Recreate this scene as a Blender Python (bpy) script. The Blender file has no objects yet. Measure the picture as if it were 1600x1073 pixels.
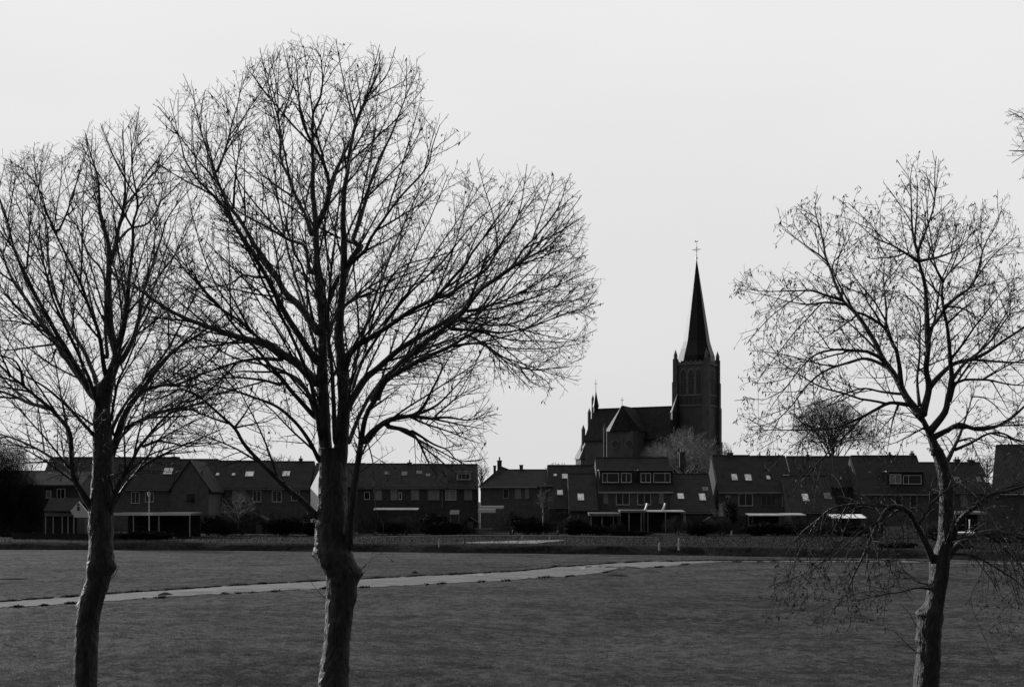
import bpy, math, random
import numpy as np
from mathutils import Vector, noise

# ------------------------------------------------------------------ camera, sky, sun
S = bpy.context.scene
COL = S.collection
F = 2000.0            # focal length in photo pixels (1600 wide)
HZ = 780.0            # eye level row in the photo
CH = 5.0              # eye height above the field
cam_d = bpy.data.cameras.new('camera')
cam = bpy.data.objects.new('camera', cam_d)
COL.objects.link(cam)
cam.location = (0, 0, CH)
cam.rotation_euler = (math.radians(90), 0, 0)
cam_d.sensor_width = 36
cam_d.sensor_fit = 'HORIZONTAL'
cam_d.lens = F / 1600 * 36
cam_d.shift_y = (HZ - 536.5) / 1600
cam_d.clip_end = 6000
S.camera = cam

SUN_EL = math.radians(16)
SUN_AZ = math.radians(-50)     # measured from +Y, negative = to the left
sdir = Vector((math.sin(SUN_AZ) * math.cos(SUN_EL), math.cos(SUN_AZ) * math.cos(SUN_EL), math.sin(SUN_EL)))
sun_d = bpy.data.lights.new('sun', 'SUN')
sun_d.energy = 3.6
sun_d.angle = math.radians(0.6)
sun_d.color = (1, 1, 1)
sun = bpy.data.objects.new('sun', sun_d)
COL.objects.link(sun)
sun.rotation_euler = sdir.to_track_quat('Z', 'Y').to_euler()
sun.location = (-60, 40, 60)

W = bpy.data.worlds.new('World')
S.world = W
W.use_nodes = True
nt = W.node_tree
for n in list(nt.nodes):
    nt.nodes.remove(n)
N = nt.nodes.new
Lk = nt.links.new
out = N('ShaderNodeOutputWorld')
bg = N('ShaderNodeBackground')
bg.inputs['Strength'].default_value = 1.0
Lk(bg.outputs[0], out.inputs[0])
tc = N('ShaderNodeTexCoord')
dot = N('ShaderNodeVectorMath'); dot.operation = 'DOT_PRODUCT'
Lk(tc.outputs['Generated'], dot.inputs[0])
dot.inputs[1].default_value = (-0.30, 0.93, 0.20)
mr = N('ShaderNodeMapRange'); mr.interpolation_type = 'SMOOTHSTEP'
Lk(dot.outputs['Value'], mr.inputs[0])
mr.inputs[1].default_value = -0.45; mr.inputs[2].default_value = 0.6
mr.inputs[3].default_value = 0.13; mr.inputs[4].default_value = 1.0
sx = N('ShaderNodeSeparateXYZ')
Lk(tc.outputs['Generated'], sx.inputs[0])
me = N('ShaderNodeMapRange')
Lk(sx.outputs['Z'], me.inputs[0])
me.inputs[1].default_value = 0.0; me.inputs[2].default_value = 0.36
me.inputs[3].default_value = 0.70; me.inputs[4].default_value = 0.84
mu = N('ShaderNodeMath'); mu.operation = 'MULTIPLY'
Lk(mr.outputs[0], mu.inputs[0]); Lk(me.outputs[0], mu.inputs[1])
sky = N('ShaderNodeTexSky')
sky.sky_type = 'NISHITA'; sky.sun_disc = False
sky.sun_elevation = SUN_EL; sky.sun_rotation = SUN_AZ
sky.dust_density = 4.0
bw = N('ShaderNodeRGBToBW')
Lk(sky.outputs[0], bw.inputs[0])
ms = N('ShaderNodeMath'); ms.operation = 'MULTIPLY'; ms.inputs[1].default_value = 0.0015
Lk(bw.outputs[0], ms.inputs[0])
ad = N('ShaderNodeMath'); ad.operation = 'ADD'
Lk(mu.outputs[0], ad.inputs[0]); Lk(ms.outputs[0], ad.inputs[1])
cn = N('ShaderNodeTexNoise')
cmap = N('ShaderNodeMapping'); cmap.inputs['Scale'].default_value = (1.2, 1.2, 4.5)
Lk(tc.outputs['Generated'], cmap.inputs[0]); Lk(cmap.outputs[0], cn.inputs['Vector'])
cn.inputs['Scale'].default_value = 2.4; cn.inputs['Detail'].default_value = 5
cm = N('ShaderNodeMath'); cm.operation = 'MULTIPLY_ADD'
Lk(cn.outputs['Fac'], cm.inputs[0]); cm.inputs[1].default_value = 0.10; cm.inputs[2].default_value = 0.95
c2 = N('ShaderNodeMath'); c2.operation = 'MULTIPLY'
Lk(ad.outputs[0], c2.inputs[0]); Lk(cm.outputs[0], c2.inputs[1])
Lk(c2.outputs[0], bg.inputs['Color'])

S.view_settings.view_transform = 'Standard'
S.view_settings.look = 'None'
S.view_settings.exposure = 0.0
S.view_settings.gamma = 1.0
S.render.engine = 'CYCLES'
S.cycles.max_bounces = 5

R = random.Random(11)


def P(px, py, Y):
    """point at depth Y seen at photo pixel (px, py)"""
    return Vector(((px - 800) * Y / F, Y, CH + (HZ - py) * Y / F))


def GY(py, z=0.0):
    """depth at which height z is seen on photo row py"""
    return F * (CH - z) / (py - HZ)


def GP(px, py, z=0.0):
    return P(px, py, GY(py, z))


# ------------------------------------------------------------------ materials (the photo is black and white)
def mat(name, base, rough=0.8, var=0.25, scale=3.0, bump=0.0, bscale=None, spec=0.3, metal=0.0, stretch=(1, 1, 1), wave=None, detail=6.0):
    m = bpy.data.materials.new(name)
    m.use_nodes = True
    t = m.node_tree
    b = t.nodes['Principled BSDF']
    b.inputs['Roughness'].default_value = rough
    b.inputs['Specular IOR Level'].default_value = spec
    b.inputs['Metallic'].default_value = metal
    co = t.nodes.new('ShaderNodeTexCoord')
    mp = t.nodes.new('ShaderNodeMapping')
    mp.inputs['Scale'].default_value = stretch
    t.links.new(co.outputs['Object'], mp.inputs[0])
    nz = t.nodes.new('ShaderNodeTexNoise')
    nz.inputs['Scale'].default_value = scale
    nz.inputs['Detail'].default_value = detail
    nz.inputs['Roughness'].default_value = 0.65
    t.links.new(mp.outputs[0], nz.inputs['Vector'])
    rp = t.nodes.new('ShaderNodeMapRange')
    rp.inputs[1].default_value = 0.3; rp.inputs[2].default_value = 0.7
    rp.inputs[3].default_value = base * (1 - var); rp.inputs[4].default_value = base * (1 + var)
    t.links.new(nz.outputs['Fac'], rp.inputs[0])
    t.links.new(rp.outputs[0], b.inputs['Base Color'])
    if bump or wave:
        bp = t.nodes.new('ShaderNodeBump')
        bp.inputs['Strength'].default_value = min(1.0, bump if bump else wave[1])
        bp.inputs['Distance'].default_value = 0.05
        if wave:
            wv = t.nodes.new('ShaderNodeTexWave')
            wv.bands_direction = wave[2]
            wv.inputs['Scale'].default_value = wave[0]
            wv.inputs['Distortion'].default_value = 0.4
            t.links.new(co.outputs['Object'], wv.inputs['Vector'])
            t.links.new(wv.outputs['Fac'], bp.inputs['Height'])
        else:
            n2 = t.nodes.new('ShaderNodeTexNoise')
            n2.inputs['Scale'].default_value = bscale or scale * 4
            n2.inputs['Detail'].default_value = 5
            t.links.new(mp.outputs[0], n2.inputs['Vector'])
            t.links.new(n2.outputs['Fac'], bp.inputs['Height'])
        t.links.new(bp.outputs[0], b.inputs['Normal'])
    return m


M = {}
M['bark'] = mat('tree_bark', 0.036, 0.55, 0.9, 7.0, 1.0, 34, 0.42, stretch=(1, 1, 0.25))
M['bark_pale'] = mat('pale_bark', 0.16, 0.8, 0.6, 5.0, 1.0, 22, 0.2, stretch=(1, 1, 0.4))
M['birch'] = mat('birch_bark', 0.5, 0.7, 0.5, 4.0, 0.4, 14)
M['twig'] = mat('twig_bark', 0.035, 0.7, 0.3, 3.0, spec=0.3)
M['twig_pale'] = mat('pale_twig_bark', 0.22, 0.8, 0.3, 1.0)
M['leaf'] = mat('evergreen_foliage', 0.020, 0.8, 0.5, 1.5, spec=0.04)
M['bush'] = mat('winter_shrub', 0.030, 0.9, 0.5, 1.2, spec=0.04)
M['twig_mid'] = mat('winter_shrub_twigs', 0.055, 0.9, 0.4, 1.0, spec=0.04)
M['seed'] = mat('dry_seed_bracts', 0.05, 0.8, 0.3, 5)
M['brick'] = mat('brick', 0.13, 0.9, 0.3, 1.2, 0.4, 12)
M['brick_dark'] = mat('dark_brick', 0.08, 0.9, 0.3, 1.2, 0.4, 12)
M['tile'] = mat('roof_tiles', 0.033, 0.75, 0.35, 0.9, wave=(3.2, 0.8, 'Z'), spec=0.15)
M['tile_pale'] = mat('weathered_roof_tiles', 0.08, 0.8, 0.35, 0.7, wave=(3.2, 0.8, 'Z'), spec=0.2)
M['slate'] = mat('slate', 0.013, 0.45, 0.35, 1.5, 0.35, 7, spec=0.22)
M['slate_dull'] = mat('shaded_slate', 0.026, 0.85, 0.4, 1.2, 0.3, 6, spec=0.06)  # matt copy of the slate that keeps nave and transept roofs looking unlit
M['white'] = mat('white_paint', 0.80, 0.5, 0.06, 2.0)
M['white_sheet'] = mat('white_roofing_sheet', 0.62, 0.6, 0.3, 0.8)
M['cream'] = mat('weathered_white_paint', 0.40, 0.7, 0.18, 1.5)
M['grey'] = mat('grey_boards', 0.22, 0.8, 0.25, 1.5)
M['board'] = mat('dark_boards', 0.035, 0.85, 0.35, 1.5, wave=(5, 0.5, 'X'))
M['wood'] = mat('weathered_wood', 0.10, 0.85, 0.4, 2.5)
M['glass'] = mat('window_glass', 0.02, 0.06, 0.1, 1.0, spec=0.6)
M['glass_pale'] = mat('pale_window_glass', 0.30, 0.25, 0.3, 1.4, spec=0.6)
M['skyglass'] = mat('roof_window_glass', 0.42, 0.12, 0.5, 2.2, metal=0.75, spec=0.6)
M['canopy'] = mat('bright_sheet_roofing', 0.8, 0.14, 0.1, 1.0, metal=0.7, spec=0.6)
M['metal'] = mat('dull_metal', 0.25, 0.45, 0.2, 2.0, metal=0.5)
M['iron'] = mat('dark_iron', 0.04, 0.5, 0.2, 2.0)
M['church'] = mat('church_brick', 0.105, 0.9, 0.28, 0.5, 0.5, 5)
M['church_trim'] = mat('church_stone', 0.16, 0.9, 0.25, 0.8, 0.3, 5)
M['louvre'] = mat('belfry_louvre', 0.06, 0.9, 0.2, 1.0)
M['path'] = mat('gravel', 0.155, 0.95, 0.6, 1.3, 0.8, 9, stretch=(0.3, 1.3, 1), detail=9)
M['sand'] = mat('bare_sand', 0.20, 0.95, 0.3, 0.5, 0.4, 6)
M['soil'] = mat('soil', 0.035, 0.95, 0.4, 2.0, 0.6, 9)
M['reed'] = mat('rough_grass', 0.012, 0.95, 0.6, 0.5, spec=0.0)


def ground_mat(name, base, var):
    m = bpy.data.materials.new(name)
    m.use_nodes = True
    t = m.node_tree
    b = t.nodes['Principled BSDF']
    b.inputs['Roughness'].default_value = 0.95
    b.inputs['Specular IOR Level'].default_value = 0.1
    co = t.nodes.new('ShaderNodeTexCoord')
    vals = []
    for sc, st, de in ((0.06, (1, 1, 1), 4), (0.45, (0.6, 1, 1), 6), (2.2, (1, 1, 1), 5), (11.0, (1, 1, 1), 3)):
        mp = t.nodes.new('ShaderNodeMapping'); mp.inputs['Scale'].default_value = st
        t.links.new(co.outputs['Object'], mp.inputs[0])
        nz = t.nodes.new('ShaderNodeTexNoise'); nz.inputs['Scale'].default_value = sc
        nz.inputs['Detail'].default_value = de; nz.inputs['Roughness'].default_value = 0.7
        t.links.new(mp.outputs[0], nz.inputs['Vector'])
        vals.append(nz.outputs['Fac'])
    acc = None
    for v, k in zip(vals, (0.6, 0.9, 1.2, 1.0)):
        ml = t.nodes.new('ShaderNodeMath'); ml.operation = 'MULTIPLY_ADD'
        t.links.new(v, ml.inputs[0]); ml.inputs[1].default_value = k
        if acc is None:
            ml.inputs[2].default_value = 0.0
        else:
            t.links.new(acc, ml.inputs[2])
        acc = ml.outputs[0]
    rp = t.nodes.new('ShaderNodeMapRange')
    rp.inputs[1].default_value = 1.70; rp.inputs[2].default_value = 2.00
    rp.inputs[3].default_value = base * (1 - var); rp.inputs[4].default_value = base * (1 + var)
    t.links.new(acc, rp.inputs[0])
    t.links.new(rp.outputs[0], b.inputs['Base Color'])
    bp = t.nodes.new('ShaderNodeBump'); bp.inputs['Strength'].default_value = 0.6; bp.inputs['Distance'].default_value = 0.08
    t.links.new(acc, bp.inputs['Height'])
    t.links.new(bp.outputs[0], b.inputs['Normal'])
    return m


M['dry_leaf'] = mat('dry_leaf', 0.10, 0.7, 0.6, 8.0)
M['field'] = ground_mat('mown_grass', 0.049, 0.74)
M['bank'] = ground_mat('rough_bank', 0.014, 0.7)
M['blade'] = mat('grass_blades', 0.075, 0.8, 0.8, 6.0, spec=0.2)
_t = M['blade'].node_tree
_tr = _t.nodes.new('ShaderNodeBsdfTranslucent')
_tr.inputs['Color'].default_value = (0.08, 0.08, 0.08, 1)
_mx = _t.nodes.new('ShaderNodeMixShader')
_mx.inputs[0].default_value = 0.45
_t.links.new(_t.nodes['Principled BSDF'].outputs[0], _mx.inputs[1])
_t.links.new(_tr.outputs[0], _mx.inputs[2])
_t.links.new(_mx.outputs[0], _t.nodes['Material Output'].inputs['Surface'])

# ------------------------------------------------------------------ mesh building
ORG = {}


class MB:
    def __init__(self):
        self.v = []
        self.f = []

    def add(self, vs, fs):
        o = len(self.v)
        self.v.extend(tuple(p) for p in vs)
        self.f.extend(tuple(o + i for i in q) for q in fs)

    def box(self, x0, x1, y0, y1, z0, z1):
        vs = [(x0, y0, z0), (x1, y0, z0), (x1, y1, z0), (x0, y1, z0), (x0, y0, z1), (x1, y0, z1), (x1, y1, z1), (x0, y1, z1)]
        self.add(vs, [(0, 3, 2, 1), (4, 5, 6, 7), (0, 1, 5, 4), (1, 2, 6, 5), (2, 3, 7, 6), (3, 0, 4, 7)])
        return self

    def hexa(self, lo, hi):
        """closed solid between two equal rings (lists of points)"""
        n = len(lo)
        fs = [tuple(reversed(range(n))), tuple(range(n, 2 * n))]
        for i in range(n):
            j = (i + 1) % n
            fs.append((i, j, n + j, n + i))
        self.add(list(lo) + list(hi), fs)
        return self

    def cone(self, ring, apex):
        n = len(ring)
        self.add(list(ring) + [apex], [tuple(reversed(range(n)))] + [(i, (i + 1) % n, n) for i in range(n)])
        return self

    def tube(self, pts, rad, sides=6, cap=True):
        pts = [Vector(p) for p in pts]
        n = len(pts)
        vs = []
        t0 = (pts[1] - pts[0]).normalized()
        a = t0.orthogonal().normalized()
        for i in range(n):
            if i == 0:
                t = t0
            elif i == n - 1:
                t = pts[i] - pts[i - 1]
            else:
                t = pts[i + 1] - pts[i - 1]
            if t.length < 1e-7:
                t = t0
            t = t.normalized()
            a = a - t * a.dot(t)
            if a.length < 1e-5:
                a = t.orthogonal()
            a.normalize()
            b = t.cross(a)
            r = rad[i] if not isinstance(rad, float) else rad
            for k in range(sides):
                w = 2 * math.pi * k / sides
                q = pts[i] + a * (math.cos(w) * r) + b * (math.sin(w) * r)
                vs.append((q.x, q.y, q.z))
        fs = []
        for i in range(n - 1):
            for k in range(sides):
                k2 = (k + 1) % sides
                fs.append((i * sides + k, i * sides + k2, (i + 1) * sides + k2, (i + 1) * sides + k))
        if cap:
            fs.append(tuple(reversed(range(sides))))
            fs.append(tuple(range((n - 1) * sides, n * sides)))
        self.add(vs, fs)
        return self

    def build(self, name, m, parent=None, loc=None, smooth=False):
        o0 = Vector(ORG[parent.name]) if parent is not None else Vector(loc if loc is not None else (0, 0, 0))
        v = np.array(self.v, dtype=np.float64) - np.array(o0)
        me_ = bpy.data.meshes.new(name)
        me_.from_pydata(v.tolist(), [], self.f)
        me_.materials.append(M[m])
        if smooth:
            me_.polygons.foreach_set('use_smooth', [True] * len(me_.polygons))
        me_.update()
        o = bpy.data.objects.new(name, me_)
        COL.objects.link(o)
        if parent is not None:
            o.parent = parent
        else:
            o.location = o0
        ORG[o.name] = tuple(o0)
        return o


def tag(o, label=None, cat=None, group=None, kind=None):
    if label: o['label'] = label
    if cat: o['category'] = cat
    if group: o['group'] = group
    if kind: o['kind'] = kind
    return o


def empty(name, loc, label, cat, group=None):
    o = bpy.data.objects.new(name, None)
    COL.objects.link(o)
    o.location = loc
    o.empty_display_size = 0.3
    ORG[o.name] = tuple(loc)
    return tag(o, label, cat, group)


# ------------------------------------------------------------------ ground
PLAT = 0.8       # height of the ground the houses stand on

TOE = [(-400, 855), (0, 858.5), (300, 859.5), (560, 862), (850, 865), (1050, 867), (1300, 871), (1450, 873), (1600, 878), (2000, 886)]


def toe_y(px):
    for (a, b), (c, d) in zip(TOE, TOE[1:]):
        if a <= px <= c:
            return b + (d - b) * (px - a) / (c - a)
    return TOE[0][1] if px < 0 else TOE[-1][1]


def gz(x, y):
    """gentle unevenness of the field"""
    k = max(0.0, min(1.0, (108 - y) / 12)) * max(0.0, min(1.0, (y - 22) / 8))
    if k <= 0:
        return 0.0
    sd = (y - 48.8) * 0.65 - (x + 2.4) * 0.76      # low swell crossing the field
    sw = 0.17 * (math.tanh(sd / 2.6) - 1) * max(0.0, min(1.0, (x + 14) / 10))
    sd2 = (y - 40.0) * 0.9 - (x - 2) * 0.42
    sw += 0.10 * (math.tanh(sd2 / 1.8) - 1)
    return k * (sw + 0.30 * noise.noise(Vector((x * 0.035, y * 0.10 + 0.05 * x, 1.3))) + 0.09 * noise.noise(Vector((x * 0.16, y * 0.30, 5.1))) + 0.035 * noise.noise(Vector((x * 0.7, y * 0.9, 2.1))))


g = MB()
xs = [-1500, -600, -250, -120] + list(np.arange(-64, 64.1, 0.8)) + [120, 250, 600, 1500]
ys = [-300, -100, -20, 10] + list(np.arange(22, 112, 0.8)) + [130, 200, 500, 1200, 2500]
fs = []
for a in range(len(ys) - 1):
    for c in range(len(xs) - 1):
        q = a * len(xs) + c
        fs.append((q, q + 1, q + 1 + len(xs), q + len(xs)))
g.add([(x, y, gz(x, y)) for y in ys for x in xs], fs)
tag(g.build('ground', 'field', smooth=True), kind='structure')

# raised bank and the house land behind it
b = MB()
rows = []
for i in range(0, 161):
    px = -700 + i * 20
    ty = toe_y(px)
    q = GP(px, ty)
    d = Vector((q.x, q.y, 0)).normalized()
    row = []
    for k, (off, z) in enumerate(((0, -0.05), (0.35, 0.10), (0.85, 0.42), (1.3, 0.70), (2.0, PLAT), (9, PLAT), (16, PLAT), (30, PLAT), (900, PLAT))):
        w = 0.35 * noise.noise(Vector((i * 0.37, k * 1.7, 3)))
        zz = z + (0.12 * noise.noise(Vector((i * 0.9, k * 2.3, 7))) if 0 < k < 4 else 0)
        p = Vector((q.x, q.y, 0)) + Vector((0, 1, 0)) * (off + w)
        row.append((p.x, p.y, zz))
    rows.append(row)
nb = len(rows[0])
vs = [p for r in rows for p in r]
fs = []
for i in range(len(rows) - 1):
    for k in range(nb - 1):
        fs.append((i * nb + k, (i + 1) * nb + k, (i + 1) * nb + k + 1, i * nb + k + 1))
b.add(vs, fs)
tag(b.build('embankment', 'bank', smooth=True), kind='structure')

# gravel path across the field
UP = [(-300, 956), (0, 940.5), (200, 926), (400, 913), (500, 908), (600, 903), (700, 898), (800, 893), (880, 886), (950, 880.5), (1010, 877.5), (1100, 876.2), (1140, 876.6), (1200, 875.9), (1300, 876), (1430, 876.8), (1440, 878), (1500, 878.6), (1600, 879.9), (1800, 884)]
LO = [(-300, 966), (0, 950), (200, 936.5), (400, 924), (500, 919), (600, 916), (700, 911), (800, 906), (880, 901), (950, 893), (1010, 887), (1100, 879), (1140, 877.5), (1200, 877.2), (1300, 877.4), (1430, 878.2), (1440, 878.4), (1500, 879), (1600, 881.5), (1800, 887)]


def lerp_tab(tab, px):
    for (a, b_), (c, d) in zip(tab, tab[1:]):
        if a <= px <= c:
            return b_ + (d - b_) * (px - a) / (c - a)
    return tab[-1][1]


pm = MB()
vs = []
fs = []
for i in range(698):
    px = -290 + i * 3.0
    w = noise.noise(Vector((px * 0.03, 0, 0))) * 1.2 + noise.noise(Vector((px * 0.11, 4, 0))) * 0.9 + noise.noise(Vector((px * 0.4, 4, 7))) * 0.6
    w2 = noise.noise(Vector((px * 0.03, 9, 0))) * 1.3 + noise.noise(Vector((px * 0.13, 14, 0))) * 0.9 + noise.noise(Vector((px * 0.4, 9, 7))) * 0.7
    k = min(1, (lerp_tab(LO, px) - lerp_tab(UP, px)) / 9)
    ya, yc = lerp_tab(UP, px) + w * k, lerp_tab(LO, px) + w2 * k
    for c in range(9):
        p = GP(px, ya + (yc - ya) * c / 8)
        for _ in range(3):
            p = GP(px, ya + (yc - ya) * c / 8, gz(p.x, p.y))
        vs.append((p.x, p.y, gz(p.x, p.y) + 0.02 + 0.02 * (1 - abs(c - 4) / 4)))
    if i:
        for c in range(8):
            q = 9 * i + c
            fs.append((q - 9, q - 8, q + 1, q))
pm.add(vs, fs)
tag(pm.build('path', 'path', smooth=True), kind='structure')

# bare sandy patch on the house land
sm = MB()
ring = [(712, 847.6), (770, 845.3), (830, 843.8), (888, 843.0), (872, 845.0), (852, 846.6), (838, 848.6), (790, 848.4)]
pts = [GP(x, y, PLAT + 0.03) for x, y in ring]
sm.add([(p.x, p.y, PLAT + 0.03) for p in pts], [tuple(reversed(range(len(pts))))])
tag(sm.build('sand_patch', 'sand'), kind='structure')

# mown grass blades (nobody could count them)
rng = np.random.default_rng(5)


def blades(name, m, n, fx, fy, h0, h1, w, zf=None, skip_path=True):
    px = rng.uniform(fx[0], fx[1], n)
    Y = fy[0] * (fy[1] / fy[0]) ** rng.uniform(0, 1, n)
    x = (px - 800) * Y / F
    if skip_path:      # grass grows in tufts
        K = n // 14
        ci = rng.integers(0, K, n)
        x = x[ci] + rng.normal(0, .11, n)
        Y = Y[ci] + rng.normal(0, .16, n)
        px = 800 + x * F / Y
    py = HZ + F * CH / Y
    if skip_path:
        u = np.interp(px, [a for a, _ in UP], [b_ for _, b_ in UP])
        l = np.interp(px, [a for a, _ in LO], [b_ for _, b_ in LO])
        ty = np.interp(px, [a for a, _ in TOE], [b_ for _, b_ in TOE])
        keep = ((py < u - 0.3) | (py > l + 0.6)) & (py > ty + 0.5)
        x, Y = x[keep], Y[keep]
    n = len(x)
    h = rng.uniform(h0, h1, n)
    a = rng.uniform(0, math.pi, n)
    ln = rng.normal(0, 0.5, (n, 2)) * h[:, None]
    z0 = np.array([gz(a_, b_) for a_, b_ in zip(x, Y)]) - .01 if zf is None else zf(x, Y)
    V = np.empty((n, 3, 3))
    V[:, 0] = np.stack([x - np.cos(a) * w, Y - np.sin(a) * w, z0], 1)
    V[:, 1] = np.stack([x + np.cos(a) * w, Y + np.sin(a) * w, z0], 1)
    V[:, 2] = np.stack([x + ln[:, 0], Y + ln[:, 1], z0 + h], 1)
    me_ = bpy.data.meshes.new(name)
    me_.vertices.add(3 * n); me_.vertices.foreach_set('co', V.reshape(-1))
    me_.loops.add(3 * n); me_.loops.foreach_set('vertex_index', np.arange(3 * n, dtype=np.int32))
    me_.polygons.add(n); me_.polygons.foreach_set('loop_start', np.arange(0, 3 * n, 3, dtype=np.int32))
    me_.update(calc_edges=True)
    me_.materials.append(M[m])
    o = bpy.data.objects.new(name, me_)
    COL.objects.link(o)
    return o


tag(blades('grass', 'blade', 230000, (-40, 1640), (33, 116), 0.03, 0.085, 0.010), 'short mown grass covering the open field', 'grass', kind='stuff')


lf_ = MB()
for _ in range(1500):
    py_ = R.uniform(885, 1080)
    px_ = R.uniform(-30, 1630)
    if lerp_tab(UP, px_) - 1 < py_ < lerp_tab(LO, px_) + 1 or py_ < toe_y(px_) + 3:
        continue
    p = GP(px_, py_)
    z_ = gz(p.x, p.y) + .03
    a_ = R.uniform(0, 6.28)
    d_ = Vector((math.cos(a_), math.sin(a_), R.uniform(-.4, .4))) * R.uniform(.03, .06)
    e_ = Vector((-math.sin(a_), math.cos(a_), R.uniform(-.5, .5))) * R.uniform(.02, .035)
    c_ = Vector((p.x, p.y, z_))
    lf_.add([c_ - d_, c_ + e_, c_ + d_ + Vector((0, 0, .02)), c_ - e_], [(0, 1, 2, 3)])
tag(lf_.build('fallen_leaves', 'dry_leaf'), 'small pale dry leaves scattered over the short grass', 'leaves', kind='stuff')
n_ = 14000
_px = rng.uniform(-60, 1450, n_)
_up = rng.uniform(0, 1, n_) < .62
_py = np.where(_up, np.interp(_px, [a for a, _ in UP], [b_ for _, b_ in UP]) - np.abs(rng.normal(0, .9, n_)) + .4, np.interp(_px, [a for a, _ in LO], [b_ for _, b_ in LO]) + np.abs(rng.normal(0, .8, n_)) - .3)
_Y = F * CH / (_py - HZ)
_cl = np.array([noise.noise(Vector((a_ * .05, 3, 1 if b_ else 8))) for a_, b_ in zip(_px, _up)])
_k = np.where(_up, _cl > -.35, _cl > .12)
tb_ = MB()
for a_, y_, c_ in zip(_px[_k], _Y[_k], _cl[_k]):
    py_ = HZ + F * CH / y_
    for _ in range(3):
        y_ = F * (CH - gz((a_ - 800) * y_ / F, y_)) / (py_ - HZ)
    x_ = (a_ - 800) * y_ / F
    z_ = gz(x_, y_)
    h_ = R.uniform(.04, .10) * (1 + c_)
    w_ = R.uniform(.02, .05)
    l_ = R.gauss(0, .08)
    tb_.add([(x_ - w_, y_, z_ - .02), (x_ + w_, y_ + R.uniform(-.03, .03), z_ - .02), (x_ + l_, y_ + R.gauss(0, .05), z_ + h_)], [(0, 1, 2)])
tag(tb_.build('path_edge_grass', 'reed'), 'ragged longer grass growing along both edges of the gravel path', 'grass', kind='stuff')


def bank_z(x, Y):
    px = 800 + x * F / Y
    ty = np.interp(px, [a for a, _ in TOE], [b_ for _, b_ in TOE])
    t = Y - F * CH / (ty - HZ)
    return np.interp(t, [0, 0.35, 0.85, 1.3, 2.0], [-0.05, 0.08, 0.4, 0.68, PLAT]) - 0.03


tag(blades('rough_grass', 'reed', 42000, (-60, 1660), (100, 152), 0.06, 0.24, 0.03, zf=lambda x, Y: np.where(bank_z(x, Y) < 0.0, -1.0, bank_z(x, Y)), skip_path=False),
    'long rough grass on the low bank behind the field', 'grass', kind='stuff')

# ------------------------------------------------------------------ bare trees
CROPS = dict(A=(400, 380), B=(200, 380), C=(400, 80), D=(220, 100), E=(640, 240), F=(560, 440), G=(0, 180), H=(0, 440),
             I=(1300, 540), J=(1300, 240), K=(1150, 400), L=(1300, 760), Z=None)
KS = 3.577


def parse(s):
    """'A 10 20 30 40 B 5 6' -> photo pixels; Z means pixels directly"""
    res = []
    c = None
    buf = []
    for t in s.split():
        if t in CROPS:
            c = CROPS[t]
            continue
        buf.append(float(t))
        if len(buf) == 2:
            x, y = buf
            buf = []
            res.append((x, y) if c is None else (c[0] + x / KS, c[1] + y / KS))
    return res


def smooth_path(pts, step):
    """Catmull-Rom through pts, resampled about every step"""
    outp = []
    m = len(pts)
    for i in range(m - 1):
        p0 = pts[max(i - 1, 0)]; p1 = pts[i]; p2 = pts[i + 1]; p3 = pts[min(i + 2, m - 1)]
        L = (p2 - p1).length
        k = max(1, int(L / step))
        for j in range(k):
            t = j / k
            q = 0.5 * ((2 * p1) + (p2 - p0) * t + (2 * p0 - 5 * p1 + 4 * p2 - p3) * t * t + (3 * p1 - p0 - 3 * p2 + p3) * t ** 3)
            outp.append(q)
    outp.append(pts[-1])
    return outp


def in_poly(x, y, poly):
    c = False
    j = len(poly) - 1
    for i in range(len(poly)):
        xi, yi = poly[i]; xj, yj = poly[j]
        if (yi > y) != (yj > y) and x < (xj - xi) * (y - yi) / (yj - yi) + xi:
            c = not c
        j = i
    return c


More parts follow.
